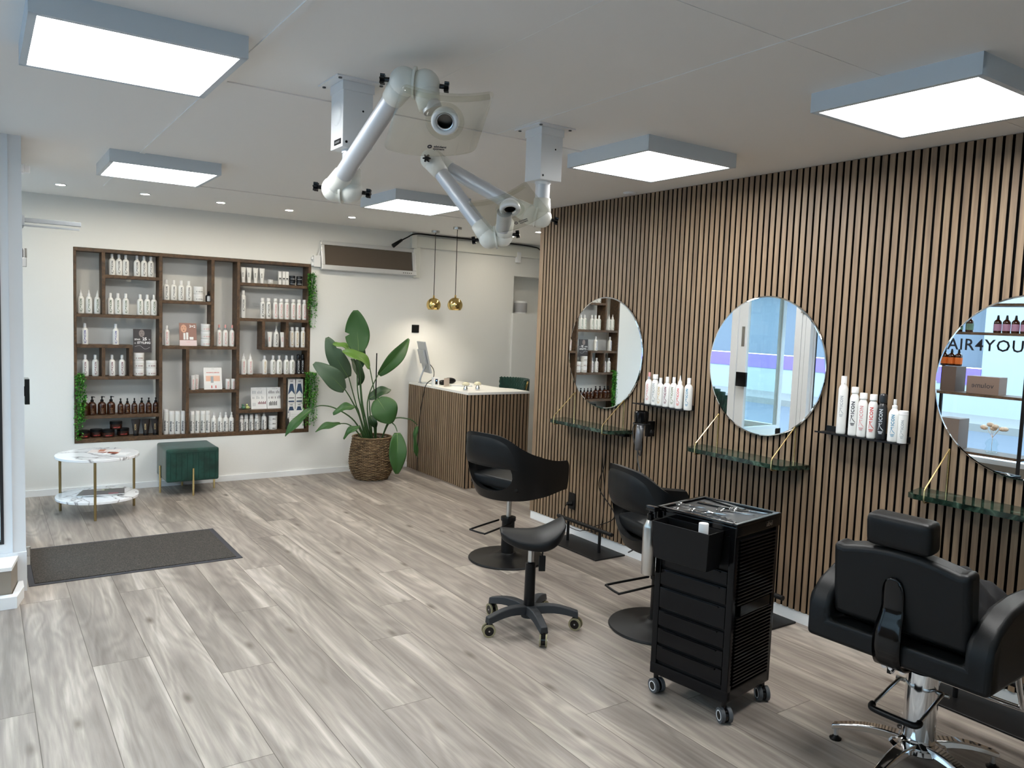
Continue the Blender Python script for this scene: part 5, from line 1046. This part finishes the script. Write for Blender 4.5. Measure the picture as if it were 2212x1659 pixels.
bm = B(); lathe(bm, [(0, 0), (.028, 0), (.030, .003), (.030, .205), (.029, .212), (.016, .236), (0, .238)], 32); obj('bottle_body', bm, 'steel', t, smooth=True)
bm = B(); lathe(bm, [(0, .238), (.015, .238), (.015, .262), (.009, .266), (.008, .28), (0, .28)], 16); box(bm, (-.014, -.035, .278), (.012, .018, .298), .004); box(bm, (-.004, -.03, .25), (.004, -.022, .28), .002); obj('spray_head', bm, 'blackgloss', t, smooth=True)
# scissors and clips on the tray
def scissors(label, x, y, rz, s=1.0):
    t = thing('scissors', label, 'scissors', onT(x, y, TZ - .0085), rz); t['group'] = 'haircutting scissors on the trolley'
    for k in (-1, 1):
        bm = B(); a = Matrix.Rotation(k * .05, 4, 'Z') @ Matrix.Translation((0, 0, .001 + .0012 * (k + 1)))
        prism(bm, [(0, -.004 * s), (.085 * s, k * .0005), (.086 * s, k * .001), (0, .004 * s)], 0, .0018, mtx=a); tube(bm, [a @ Vector((0, 0, .001)), a @ Vector((-.03 * s, k * .006, .001)), a @ Vector((-.05 * s, k * .012, .001))], .0022, 6)
        tube(bm, [a @ Vector((-.062 * s + .013 * s * cos(2 * pi * i / 16), k * .015 + .010 * s * sin(2 * pi * i / 16), .002)) for i in range(16)], .0022, 6, closed=True); obj('blade', bm, 'chrome', t, smooth=True)
    bm = B(); cyl(bm, (0, 0, 0), (0, 0, .006), .004, 12); obj('pivot_screw', bm, 'chrome', t)
for i, (x, y, a, s, l) in enumerate(((.27, .10, -70, 1.1, 'long scissors at the near end of the tray top'), (.20, .13, -80, 1, 'scissors in the middle of the tray beside long shears'), (.10, .20, -72, 1.1, 'scissors lying along the tray front'), (.06, .26, -60, .9, 'small scissors at the far front tray corner'), (.14, .31, -75, .85, 'small scissors at the far end of the tray'))):
    scissors(l, x, y, R_(a + 9), s)
for i in range(5):
    bt = thing('hair_clip', ['slim metal sectioning clip at the near tray corner', 'metal clip beside the near corner clip', 'metal clip in the middle of the clip row', 'metal clip next to the tray front edge', 'metal clip farthest along the tray edge'][i], 'clip', onT(.035 + .014 * i, .05 + .035 * i, TZ - .0085), R_(-78 + 7 * i)); bt['group'] = 'metal hair clips on the trolley'
    bm = B(); box(bm, (-.05, -.003, 0), (.05, .003, .003), .001, seg=1); tube(bm, [(-.05, 0, .004), (0, 0, .010), (.02, 0, .004)], .0018, 6); obj('clip_arm', bm, 'chrome', bt)
for i, (x, y, l) in enumerate(((.30, .22, 'black comb lying along the back of the tray'), (.24, .24, 'black brush handle lying in the tray middle'))):
    bm = B(); box(bm, (-.012, -.09, 0), (.012, .09, .005), .002); o = obj('comb', bm, 'blackgloss', loc=onT(x, y, TZ - .0085)); o.rotation_euler = (0, 0, R_(-5 + 20 * i)); tag(o, l, 'comb')
# ---------------------------------------------------------------- barber chair
BX, BY, BR = 2.855, 1.43, R_(3)
t = thing('barber_chair', 'black barber chair with headrest on a chrome five-legged base', 'salon chair', (BX, BY, 0), BR)
bm = B(); rows = []
for x, h in ((-.268, .565), (-.25, .62), (-.20, .665), (-.11, .705), (0, .72), (.14, .718), (.24, .70), (.285, .62)):
    q = [(-.318, .452), (-.318, h), (-.235, h), (-.235, .53), (.235, .53), (.235, h), (.318, h), (.318, .452)]; rows.append([bm.verts.new((x, y, z)) for y, z in q])
for a_, b_ in zip(rows, rows[1:]):
    for k in range(8): bm.faces.new((a_[k], a_[(k + 1) % 8], b_[(k + 1) % 8], b_[k]))
for r_, fl_ in ((rows[0], 0), (rows[-1], 1)):
    for q in ((0, 1, 2, 3), (0, 3, 4, 7), (4, 5, 6, 7)): f = [r_[i] for i in q]; bm.faces.new(f if fl_ else f[::-1])
bmesh.ops.recalc_face_normals(bm, faces=bm.faces)
obj('seat_body', bm, 'leather2', t, smooth=True, mods=[('BEVEL', dict(width=.022, segments=4, angle_limit=R_(50)))])
bm = B(); box(bm, (-.19, -.225, .532), (.29, .225, .60), .028, seg=4); obj('seat_cushion', bm, 'leather', t, smooth='all')
mt = Matrix.Translation((-.235, 0, .555)) @ Matrix.Rotation(R_(-7), 4, 'Y')
def pad(bm, w0, w1, h, th, mt, top=.02):
    n = 10
    o = [(-w0, 0)] + [(-w0 - (w1 - w0) * i / n, h * i / n * .93) for i in range(1, n + 1)] + [(-w1 + (2 * w1) * i / 12, h * .93 + top * (1 - (2 * i / 12 - 1) ** 2) + (h * .07 - top if 0 < i < 12 else 0)) for i in range(1, 12)] + [(w1 + (w0 - w1) * i / n, h * .93 * (1 - i / n)) for i in range(n)] + [(w0, 0)]
    f = [bm.verts.new(mt @ Vector((0, y, z))) for y, z in o]; b = [bm.verts.new(mt @ Vector((th, y, z))) for y, z in o]; bm.faces.new(f); bm.faces.new(b[::-1])
    for i in range(len(f)): bm.faces.new((f[i], b[i], b[(i + 1) % len(f)], f[(i + 1) % len(f)]))
    bmesh.ops.recalc_face_normals(bm, faces=bm.faces)
bm = B(); pad(bm, .238, .236, .295, .085, mt, .04); obj('backrest', bm, 'leather2', t, smooth=True, mods=[('BEVEL', dict(width=.022, segments=4, angle_limit=R_(40)))])
bm = B(); box(bm, (-.005, -.112, .297), (.085, .114, .412), .04, seg=6, mtx=mt); obj('headrest', bm, 'leather2', t, smooth='all')
bm = B(); P = [(-.004, .0, .20), (-.006, 0, .12), (-.012, 0, .075), (-.034, 0, .03), (-.048, 0, -.02), (-.050, 0, -.07), (-.030, 0, -.115), (.03, 0, -.14)]
rows = []; sp_ = smoothpath(P, 5)
for i, p in enumerate(sp_):
    hw = .038 * math.sqrt(1 - max(0, 1 - i / 4) ** 2 * .95) + .010 * min(1, max(0, i - 8) / 10); rows.append([bm.verts.new(mt @ (p + Vector((0, s_2 * hw + .008, 0)))) for s_2 in (-1, -.5, 0, .5, 1)])
for a_, b_ in zip(rows, rows[1:]):
    for k in range(4): bm.faces.new((a_[k], a_[k + 1], b_[k + 1], b_[k]))
obj('back_bracket', bm, 'blackgloss', t, smooth='all', mods=[('SOLIDIFY', dict(thickness=.008, offset=0))])
bm = B()
for dy in (-.02, .02, .045): cyl(bm, (-.21, dy, .415), (-.17, dy, .415), .010, 12)
tube(bm, [(-.22, .01, .405), (-.16, .01, .43)], .006, 8); obj('recline_fittings', bm, 'chrome', t, smooth=True)
bm = B(); box(bm, (-.205, .02, .39), (-.19, .035, .455), .002); obj('recline_lever', bm, 'black', t)
bm = B(); cyl(bm, (0, 0, .37), (0, 0, .46), .016, 16); obj('lift_rod', bm, 'steel', t, smooth=True); bm = B(); lathe(bm, [(0, .362), (.05, .362), (.052, .37), (.05, .377), (0, .378)], 28); obj('pump_cap', bm, 'black', t, smooth=True)
bm = B(); lathe(bm, [(0, .085), (.056, .085), (.056, .362), (0, .362)], 36); lathe(bm, [(.056, .07), (.075, .075), (.078, .095), (.062, .105), (.056, .115)], 36); cyl(bm, (0, 0, .045), (0, 0, .085), .03, 24); lathe(bm, [(0, .07), (.09, .07), (.10, .08), (.09, .092), (.05, .1), (0, .1)], 36); obj('pump_column', bm, 'chrome', t, smooth=True)
legs_deg = [110, 38, -34, -106, -178]
for d_ in legs_deg:
    a = R_(d_ - 3); bm = B(); starleg(bm, a, .30, .10, .062, .036, .020, .030, .020, arch=.022); lg = obj('chrome_leg', bm, 'chrome', t, smooth=True, mods=[('BEVEL', dict(width=.005, segments=3))])
    bm = B(); cx, cy2 = .285 * cos(a), .285 * sin(a); lathe(bm, [(0, 0), (.022, 0), (.023, .005), (.012, .012), (.009, .018), (0, .018)], 20, c=(cx, cy2)); obj('glide_foot', bm, 'black', lg, smooth=True)
    bm = B(); cyl(bm, (cx, cy2, .018), (cx, cy2, .046), .009, 14); obj('glide_stem', bm, 'chrome', lg, smooth=True)
bm = B(); tube(bm, smoothpath([(.0, -.075, .30), (-.03, -.078, .30), (-.18, -.082, .255), (-.195, -.082, .25)], 4), .0065, 8); tube(bm, smoothpath([(.0, .075, .30), (-.03, .078, .30), (-.18, .082, .255), (-.195, .082, .25)], 4), .0065, 8); cyl(bm, (0, -.095, .30), (0, .095, .30), .008, 12); obj('pedal_arms', bm, 'steel', t, smooth='all')
bm = B(); tube(bm, smoothpath([(-.185, -.083, .253), (-.20, -.083, .248), (-.212, -.06, .245), (-.212, .06, .245), (-.20, .083, .248), (-.185, .083, .253)], 5), .0115, 10); obj('pedal_grip', bm, 'black', t, smooth='all')
bm = B(); tube(bm, smoothpath([(.27, -.20, .46), (.33, -.20, .30), (.375, -.20, .21), (.39, -.18, .19), (.39, .18, .19), (.375, .20, .21), (.33, .20, .30), (.27, .20, .46)], 6), .011, 10); obj('foot_bar', bm, 'chrome', t, smooth='all')
# cape thrown over the seat
bm = B(); n = 26; rr = random.Random(5); V = []
for i in range(n + 1):
    for j in range(n + 1):
        x = -.15 + .38 * i / n; y = -.225 + .33 * j / n; e_ = max(0, 1 - ((x - .04) / .19) ** 2) * max(0, 1 - ((y + .06) / .165) ** 2); z = .606 + e_ ** .6 * (.075 + .05 * abs(sin(17 * x + 9 * y + 2 * sin(20 * y))) + .035 * abs(sin(38 * y - 21 * x)) + .02 * sin(55 * x)); V.append(bm.verts.new((x, y, z)))
for i in range(n):
    for j in range(n): a = i * (n + 1) + j; bm.faces.new((V[a], V[a + 1], V[a + n + 2], V[a + n + 1]))
o = obj('cutting_cape', bm, mat('black_cloth', (.012, .012, .014), .85), smooth='all', mods=[('SOLIDIFY', dict(thickness=.003)), ('SUBSURF', dict(levels=1, render_levels=1))], loc=(BX, BY, .005)); o.rotation_euler = (0, 0, BR); tag(o, 'crumpled black cutting cape lying on the barber chair seat', 'cape')
# ---------------------------------------------------------------- extraction arms hanging from the ceiling
def star_knob(bm, c, d, s=1.35):
    d = Vector(d).normalized(); q = d.to_track_quat('Z', 'Y').to_matrix().to_4x4(); mt = Matrix.Translation(c) @ q
    cyl(bm, Vector(c), Vector(c) + d * .016 * s, .006 * s, 10)
    pts = [((.0105 + .0035 * cos(6 * a)) * s * cos(a), (.0105 + .0035 * cos(6 * a)) * s * sin(a)) for a in [2 * pi * i / 48 for i in range(48)]]
    prism(bm, pts, .014 * s, .026 * s, mtx=mt)
def joint(t, a, b, ta, tb, kd1=None, kd2=None, r=.048):
    """two elbow halves side by side; ta, tb point towards each half's tube"""
    a, b, ta, tb = Vector(a), Vector(b), Vector(ta).normalized(), Vector(tb).normalized(); ax = (b - a).normalized()
    for c, d, s in ((a, ta, -1), (b, tb, 1)):
        bm = B(); ball(bm, c, r, 24); cyl(bm, c, c + d * .085, r * .94, 24, r1=.0375); obj('elbow_half', bm, 'cream', t, smooth='all')
    m_ = (a + b) / 2; bm = B(); cyl(bm, m_ - ax * .004, m_ + ax * .004, r + .004, 32); obj('joint_flange', bm, 'cream', t, smooth=True)
    bm = B(); star_knob(bm, a - ax * (r - .004), kd1 or -ax); obj('star_knob', bm, 'blackgloss', t); bm = B(); star_knob(bm, b + ax * (r - .004), kd2 or ax); obj('star_knob', bm, 'blackgloss', t)
def hood(t, C, TL, TR, BR, BL, logo=True, rim=True):
    C, TL, TR, BR, BL = map(Vector, (C, TL, TR, BR, BL)); nrm = (TR - TL).cross(BL - TL).normalized()
    if nrm.z > 0: nrm = -nrm
    bm = B(); n = 22; V = {}; uu = []
    def P(u, v, k=0):
        p = TL.lerp(TR, u).lerp(BL.lerp(BR, u), v); return p + nrm * (-.03 * (2 * u - 1) ** 2 - .02 * max(0, .3 - v) + .012 + k)
    for i in range(n + 1):
        for j in range(n + 1):
            u, v = i / n, j / n; cu, cv = 2 * u - 1, 2 * v - 1; rr_ = .14   # round the corners
            x, y = abs(cu), abs(cv)
            if x > 1 - rr_ and y > 1 - rr_:
                dx, dy = x - (1 - rr_), y - (1 - rr_); m_ = max(dx, dy); L_ = math.hypot(dx, dy); x, y = 1 - rr_ + dx * m_ / L_, 1 - rr_ + dy * m_ / L_
            cu, cv = math.copysign(x, cu), math.copysign(y, cv); V[i, j] = bm.verts.new(P((cu + 1) / 2, (cv + 1) / 2))
    for i in range(n):
        for j in range(n): bm.faces.new((V[i, j], V[i + 1, j], V[i + 1, j + 1], V[i, j + 1]))
    obj('acrylic_hood', bm, 'acrylic', t, smooth='all', mods=[('SOLIDIFY', dict(thickness=.003))])
    bm = B(); tube(bm, [P(.04 + .92 * i / 16, .06, .006) for i in range(17)], .009, 10); obj('hood_lip', bm, 'acrylic', t, smooth='all')
    nn_ = (nrm * .45 + (Vector((0, 0, HC)) - TL).normalized() * .55).normalized(); q = nn_.to_track_quat('Z', 'Y').to_matrix().to_4x4(); Cc = P(.56, .40); mt = Matrix.Translation(Cc) @ q
    bm = B(); lathe(bm, [(.048, .002), (.062, .002), (.064, .007), (.060, .010), (.048, .010)], 40, mtx=mt); obj('hood_collar', bm, 'acrylic', t, smooth='all')
    bm = B(); lathe(bm, [(.026, -.012), (.028, .008), (.034, .016), (.044, .014), (.046, .004), (.044, -.012), (.03, -.03)], 40, mtx=mt); obj('duct_nozzle', bm, 'white', t, smooth='all')
    bm = B(); lathe(bm, [(.026, -.010), (.0285, .012), (.027, .013), (.024, -.008)], 36, mtx=mt); obj('nozzle_rim', bm, 'chrome', t, smooth='all'); bm = B(); lathe(bm, [(0, -.012), (.0255, -.012)], 30, mtx=mt); lathe(bm, [(.024, .004), (.0235, -.012)], 30, mtx=mt); obj('duct_opening', bm, 'blackmetal', t)
    ux = (TR - TL).normalized(); uy = (TL - BL).normalized(); o = P(.47, .83, .004); bm = B(); text(bm, 'alsident', .014, o + ux * .018, ux, uy, bold=.0006, align='LEFT'); text(bm, 'system', .014, o + ux * .018 - uy * .011, ux, uy, bold=.0006, align='LEFT')
    tube(bm, [o + ux * (.004 + .006 * cos(2 * pi * i / 14)) + uy * (.002 + .006 * sin(2 * pi * i / 14)) for i in range(14)], .0024, 5, closed=True); obj('hood_lettering', bm, 'print_dark', t); return Cc, nrm
def mount(t, x, y, zb, disc, mark):
    bm = B(); c = R_(6); box(bm, (x - .1, y - .1, CEIL - .006), (x + .1, y + .1, CEIL - .0003)); obj('mounting_plate', bm, 'white', t)
    bm = B()
    for a in (-1, 1):
        for b in (-1, 1): cyl(bm, (x + a * .082, y + b * .082, CEIL - .010), (x + a * .082, y + b * .082, CEIL - .006), .007, 10)
    obj('plate_screws', bm, 'inkd', t); bm = B(); box(bm, (x - .06, y - .06, zb), (x + .06, y + .06, CEIL - .0062), .003); box(bm, (x - .064, y - .064, CEIL - .04), (x + .064, y + .064, CEIL - .0063), .002); obj('column_box', bm, 'white', t)
    if disc:
        bm = B(); lathe(bm, [(0, .009), (.03, .008), (.043, .004), (.046, 0)], 32, mtx=Matrix.Translation((x - .0602, y, zb + .13)) @ Matrix.Rotation(-pi / 2, 4, 'Y')); obj('round_cover', bm, 'white', t, smooth='all')
        bm = B(); box(bm, (x - .062, y - .045, zb + .012), (x - .0603, y + .02, zb + .032)); obj('name_plate', bm, 'black', t)
        bm = B(); text(bm, 'ALSIDENT', .010, (x - .0625, y - .0125, zb + .018), (0, -1, 0), (0, 0, 1)); obj('name_plate_lettering', bm, 'white', t)
    bm = B(); cyl(bm, (x + .02, y - .0605, zb + .14), (x + .02, y - .061, zb + .14), .004, 8); cyl(bm, (x - .045, y - .0605, zb + .018), (x - .045, y - .062, zb + .018), .005, 8); obj('box_screws', bm, 'black', t)
    bm = B(); lathe(bm, [(.0, zb - .012), (.036, zb - .012), (.036, zb - .0003), (0, zb - .0003)], 28, c=(x, y)); obj('swivel_collar', bm, 'white', t, smooth=True)
RT = .0335
t = thing('extraction_arm', 'white and aluminium fume extraction arm hanging from the ceiling, left one', 'extraction arm', (0, 0, 0)); t['group'] = 'pair of ceiling extraction arms'
x, y = 1.20, 2.915; mount(t, x, y, 2.215, True, True)
jR, jL = Vector((x, y, 2.062)), Vector((1.148, 2.952, 2.068)); kL, kR = Vector((1.205, 2.480, 2.378)), Vector((1.265, 2.440, 2.372)); HC1 = Vector((1.285, 2.395, 2.262))
bm = B(); cyl(bm, (x, y, 2.14), (x, y, 2.205), RT, 24); obj('drop_tube', bm, 'tube', t, smooth=True)
joint(t, jL, jR, kL - jL, (0, 0, 1)); d = (kL - jL).normalized(); bm = B(); cyl(bm, jL + d * .08, kL - d * .08, RT, 28); obj('main_tube', bm, 'tube', t, smooth=True)
dn = Vector((.02, -.0, -1)); joint(t, kL, kR, jL - kL, HC1 + Vector((0, .03, 0)) - kR, r=.050)
bm = B(); cyl(bm, kR + (HC1 + Vector((.0, .02, 0)) - kR).normalized() * .05, HC1 + Vector((0, .02, .02)), RT, 24); obj('end_tube', bm, 'tube', t, smooth=True)
hood(t, HC1, (1.129, 2.337, 2.312), (1.372, 2.170, 2.298), (1.449, 2.408, 2.160), (1.185, 2.592, 2.160))
t = thing('extraction_arm', 'white and aluminium fume extraction arm with folded double tubes, right one', 'extraction arm', (0, 0, 0)); t['group'] = 'pair of ceiling extraction arms'
x, y = 2.155, 2.965; mount(t, x, y, 2.225, False, False)
aR, aL = Vector((x, y, 2.065)), Vector((2.118, 2.995, 2.075)); f1, f2 = Vector((1.80, 3.35, 2.325)), Vector((1.745, 3.29, 2.315)); g1, g2 = Vector((1.925, 3.045, 1.955)), Vector((1.972, 3.01, 1.965)); HC2 = Vector((1.915, 2.90, 2.058))
bm = B(); cyl(bm, (x, y, 2.14), (x, y, 2.215), RT, 24); obj('drop_tube', bm, 'tube', t, smooth=True)
joint(t, aR, aL, (0, 0, 1), f1 - aL); d = (f1 - aL).normalized(); bm = B(); cyl(bm, aL + d * .08, f1 - d * .075, RT, 28); obj('main_tube', bm, 'tube', t, smooth=True)
joint(t, f1, f2, aL - f1, g1 - f2); d = (g1 - f2).normalized(); bm = B(); cyl(bm, f2 + d * .075, g1 - d * .075, RT, 28); obj('second_tube', bm, 'tube', t, smooth=True)
joint(t, g1, g2, f2 - g1, HC2 + Vector((.03, .03, 0)) - g2); bm = B(); cyl(bm, g2 + (HC2 - g2).normalized() * .05, HC2 + Vector((0, .01, 0)), RT, 24); obj('end_tube', bm, 'tube', t, smooth=True)
hood(t, HC2, (1.765, 2.98, 2.075), (2.035, 2.93, 2.19), (2.03, 2.735, 2.045), (1.79, 2.80, 1.935))
# ---------------------------------------------------------------- seen only in the mirrors: shop-window rack, velvet armchair, coat stand
t = thing('display_rack', 'tall black and walnut product rack in the shop window, mirrored', 'rack', (-1.0, 3.3, 0))
for x in (0, .28):
    for y in (0, .9):
        bm = B(); box(bm, (x, y, 0), (x + .025, y + .025, 1.92)); obj('rack_post', bm, 'blackmetal', t)
for z in (.45, 1.02, 1.62, 1.9):
    bm = B(); box(bm, (0, 0, z), (.3, .925, z + .025)); obj('rack_shelf', bm, 'walnut', t)
k = 0
for z, ys, c in ((1.646, (.12, .2, .28, .36), 'b58ba6'), (1.646, (.62, .72), '6f8f7c'), (1.30, (.70, .77, .84), 'd2691e')):
    for y in ys:
        t = thing('amber_display_bottle', ['amber bottle with a coloured label on the shop-window rack, number %d along' % (k + 1)][0], 'bottle', (-.85, 3.3 + y, z)); t['group'] = 'mirrored bottles on the shop-window rack'
        t['label'] = 'amber bottle on the mirrored rack, %s %s' % (('violet label,', 'green label,', 'orange label,')[(z < 1.5) * 2 + (c == '6f8f7c')], ORD[ys.index(y)]); k += 1
        bm = B(); lathe(bm, bodyprof(.035, .13, .4, .25), 18); obj('bottle_body', bm, 'amber', t, smooth=True); bm = B(); lathe(bm, [(0, .13), (.014, .13), (.008, .17), (0, .17)], 12); obj('pump_head', bm, 'black', t); bm = B(); lathe(bm, [(.0355, .02), (.0358, .085)], 18); obj('label', bm, mat('label_' + c, c, .6), t)
for (y, z, sx, sy_, sz, c, l) in ((.42, 1.0455, .16, .30, .17, '8a7468', 'brown carton with volume lettering on the mirrored rack'), (.74, 1.0455, .2, .14, .25, '5c4a40', 'upright dark brown carton on the mirrored rack'), (.70, .4755, .2, .2, .30, '77685f', 'taupe carton low on the mirrored rack')):
    o = thing('carton', l, 'box', (-.86, 3.3 + y, z)); bm = B(); box(bm, (-sx / 2, -sy_ / 2, 0), (sx / 2, sy_ / 2, sz)); obj('carton_box', bm, mat('carton_' + c, c, .6), o)
    if sy_ == .30: bm = B(); text(bm, 'volume', .07, (sx / 2 + .001, 0, .06), (0, 1, 0), (0, 0, 1)); obj('carton_lettering', bm, 'print_dark', o)
t = thing('flower_vase', 'ribbed glass vase with pale dried flowers on the mirrored rack', 'vase', (-.85, 3.62, .4755)); bm = B(); lathe(bm, [(0, 0), (.05, 0), (.06, .03), (.045, .06), (.06, .09), (.045, .12), (.03, .14)], 24); obj('vase', bm, 'glass', t, smooth='all')
bm = B(); rr = random.Random(8)
for k in range(7): ball(bm, (rr.uniform(-.05, .05), rr.uniform(-.1, .1), .25 + rr.uniform(-.02, .03)), .032, 10, (1, 1, .7)); tube(bm, [(0, 0, .02), (0, 0, .15), (rr.uniform(-.04, .04), rr.uniform(-.08, .08), .24)], .002, 4)
obj('dried_flowers', bm, mat('dried_petals', 'd8c0a8', .8), t)
t = thing('velvet_armchair', 'green velvet shell armchair seen in the middle mirror', 'armchair', (-.20, 6.72, 0), R_(-55))
bm = B(); n = 15
for k in range(n): a = R_(90 + 180 * (k / (n - 1))); tube(bm, smoothpath([(.24 * cos(a), .26 * sin(a), .35), (.29 * cos(a), .32 * sin(a), .6), (.31 * cos(a), .34 * sin(a), .86 - .22 * abs(k / (n - 1) - .5) ** 2 * 4)], 4), .045, 10)
obj('channelled_back', bm, 'green', t, smooth='all'); bm = B(); lathe(bm, [(0, .28), (.26, .28), (.28, .33), (.28, .42), (.24, .46), (0, .46)], 32); obj('seat', bm, 'green', t, smooth='all')
for k in range(4): a = R_(45 + 90 * k); bm = B(); cyl(bm, (.2 * cos(a), .2 * sin(a), 0), (.17 * cos(a), .17 * sin(a), .285), .01, 10); obj('leg', bm, 'brass', t)
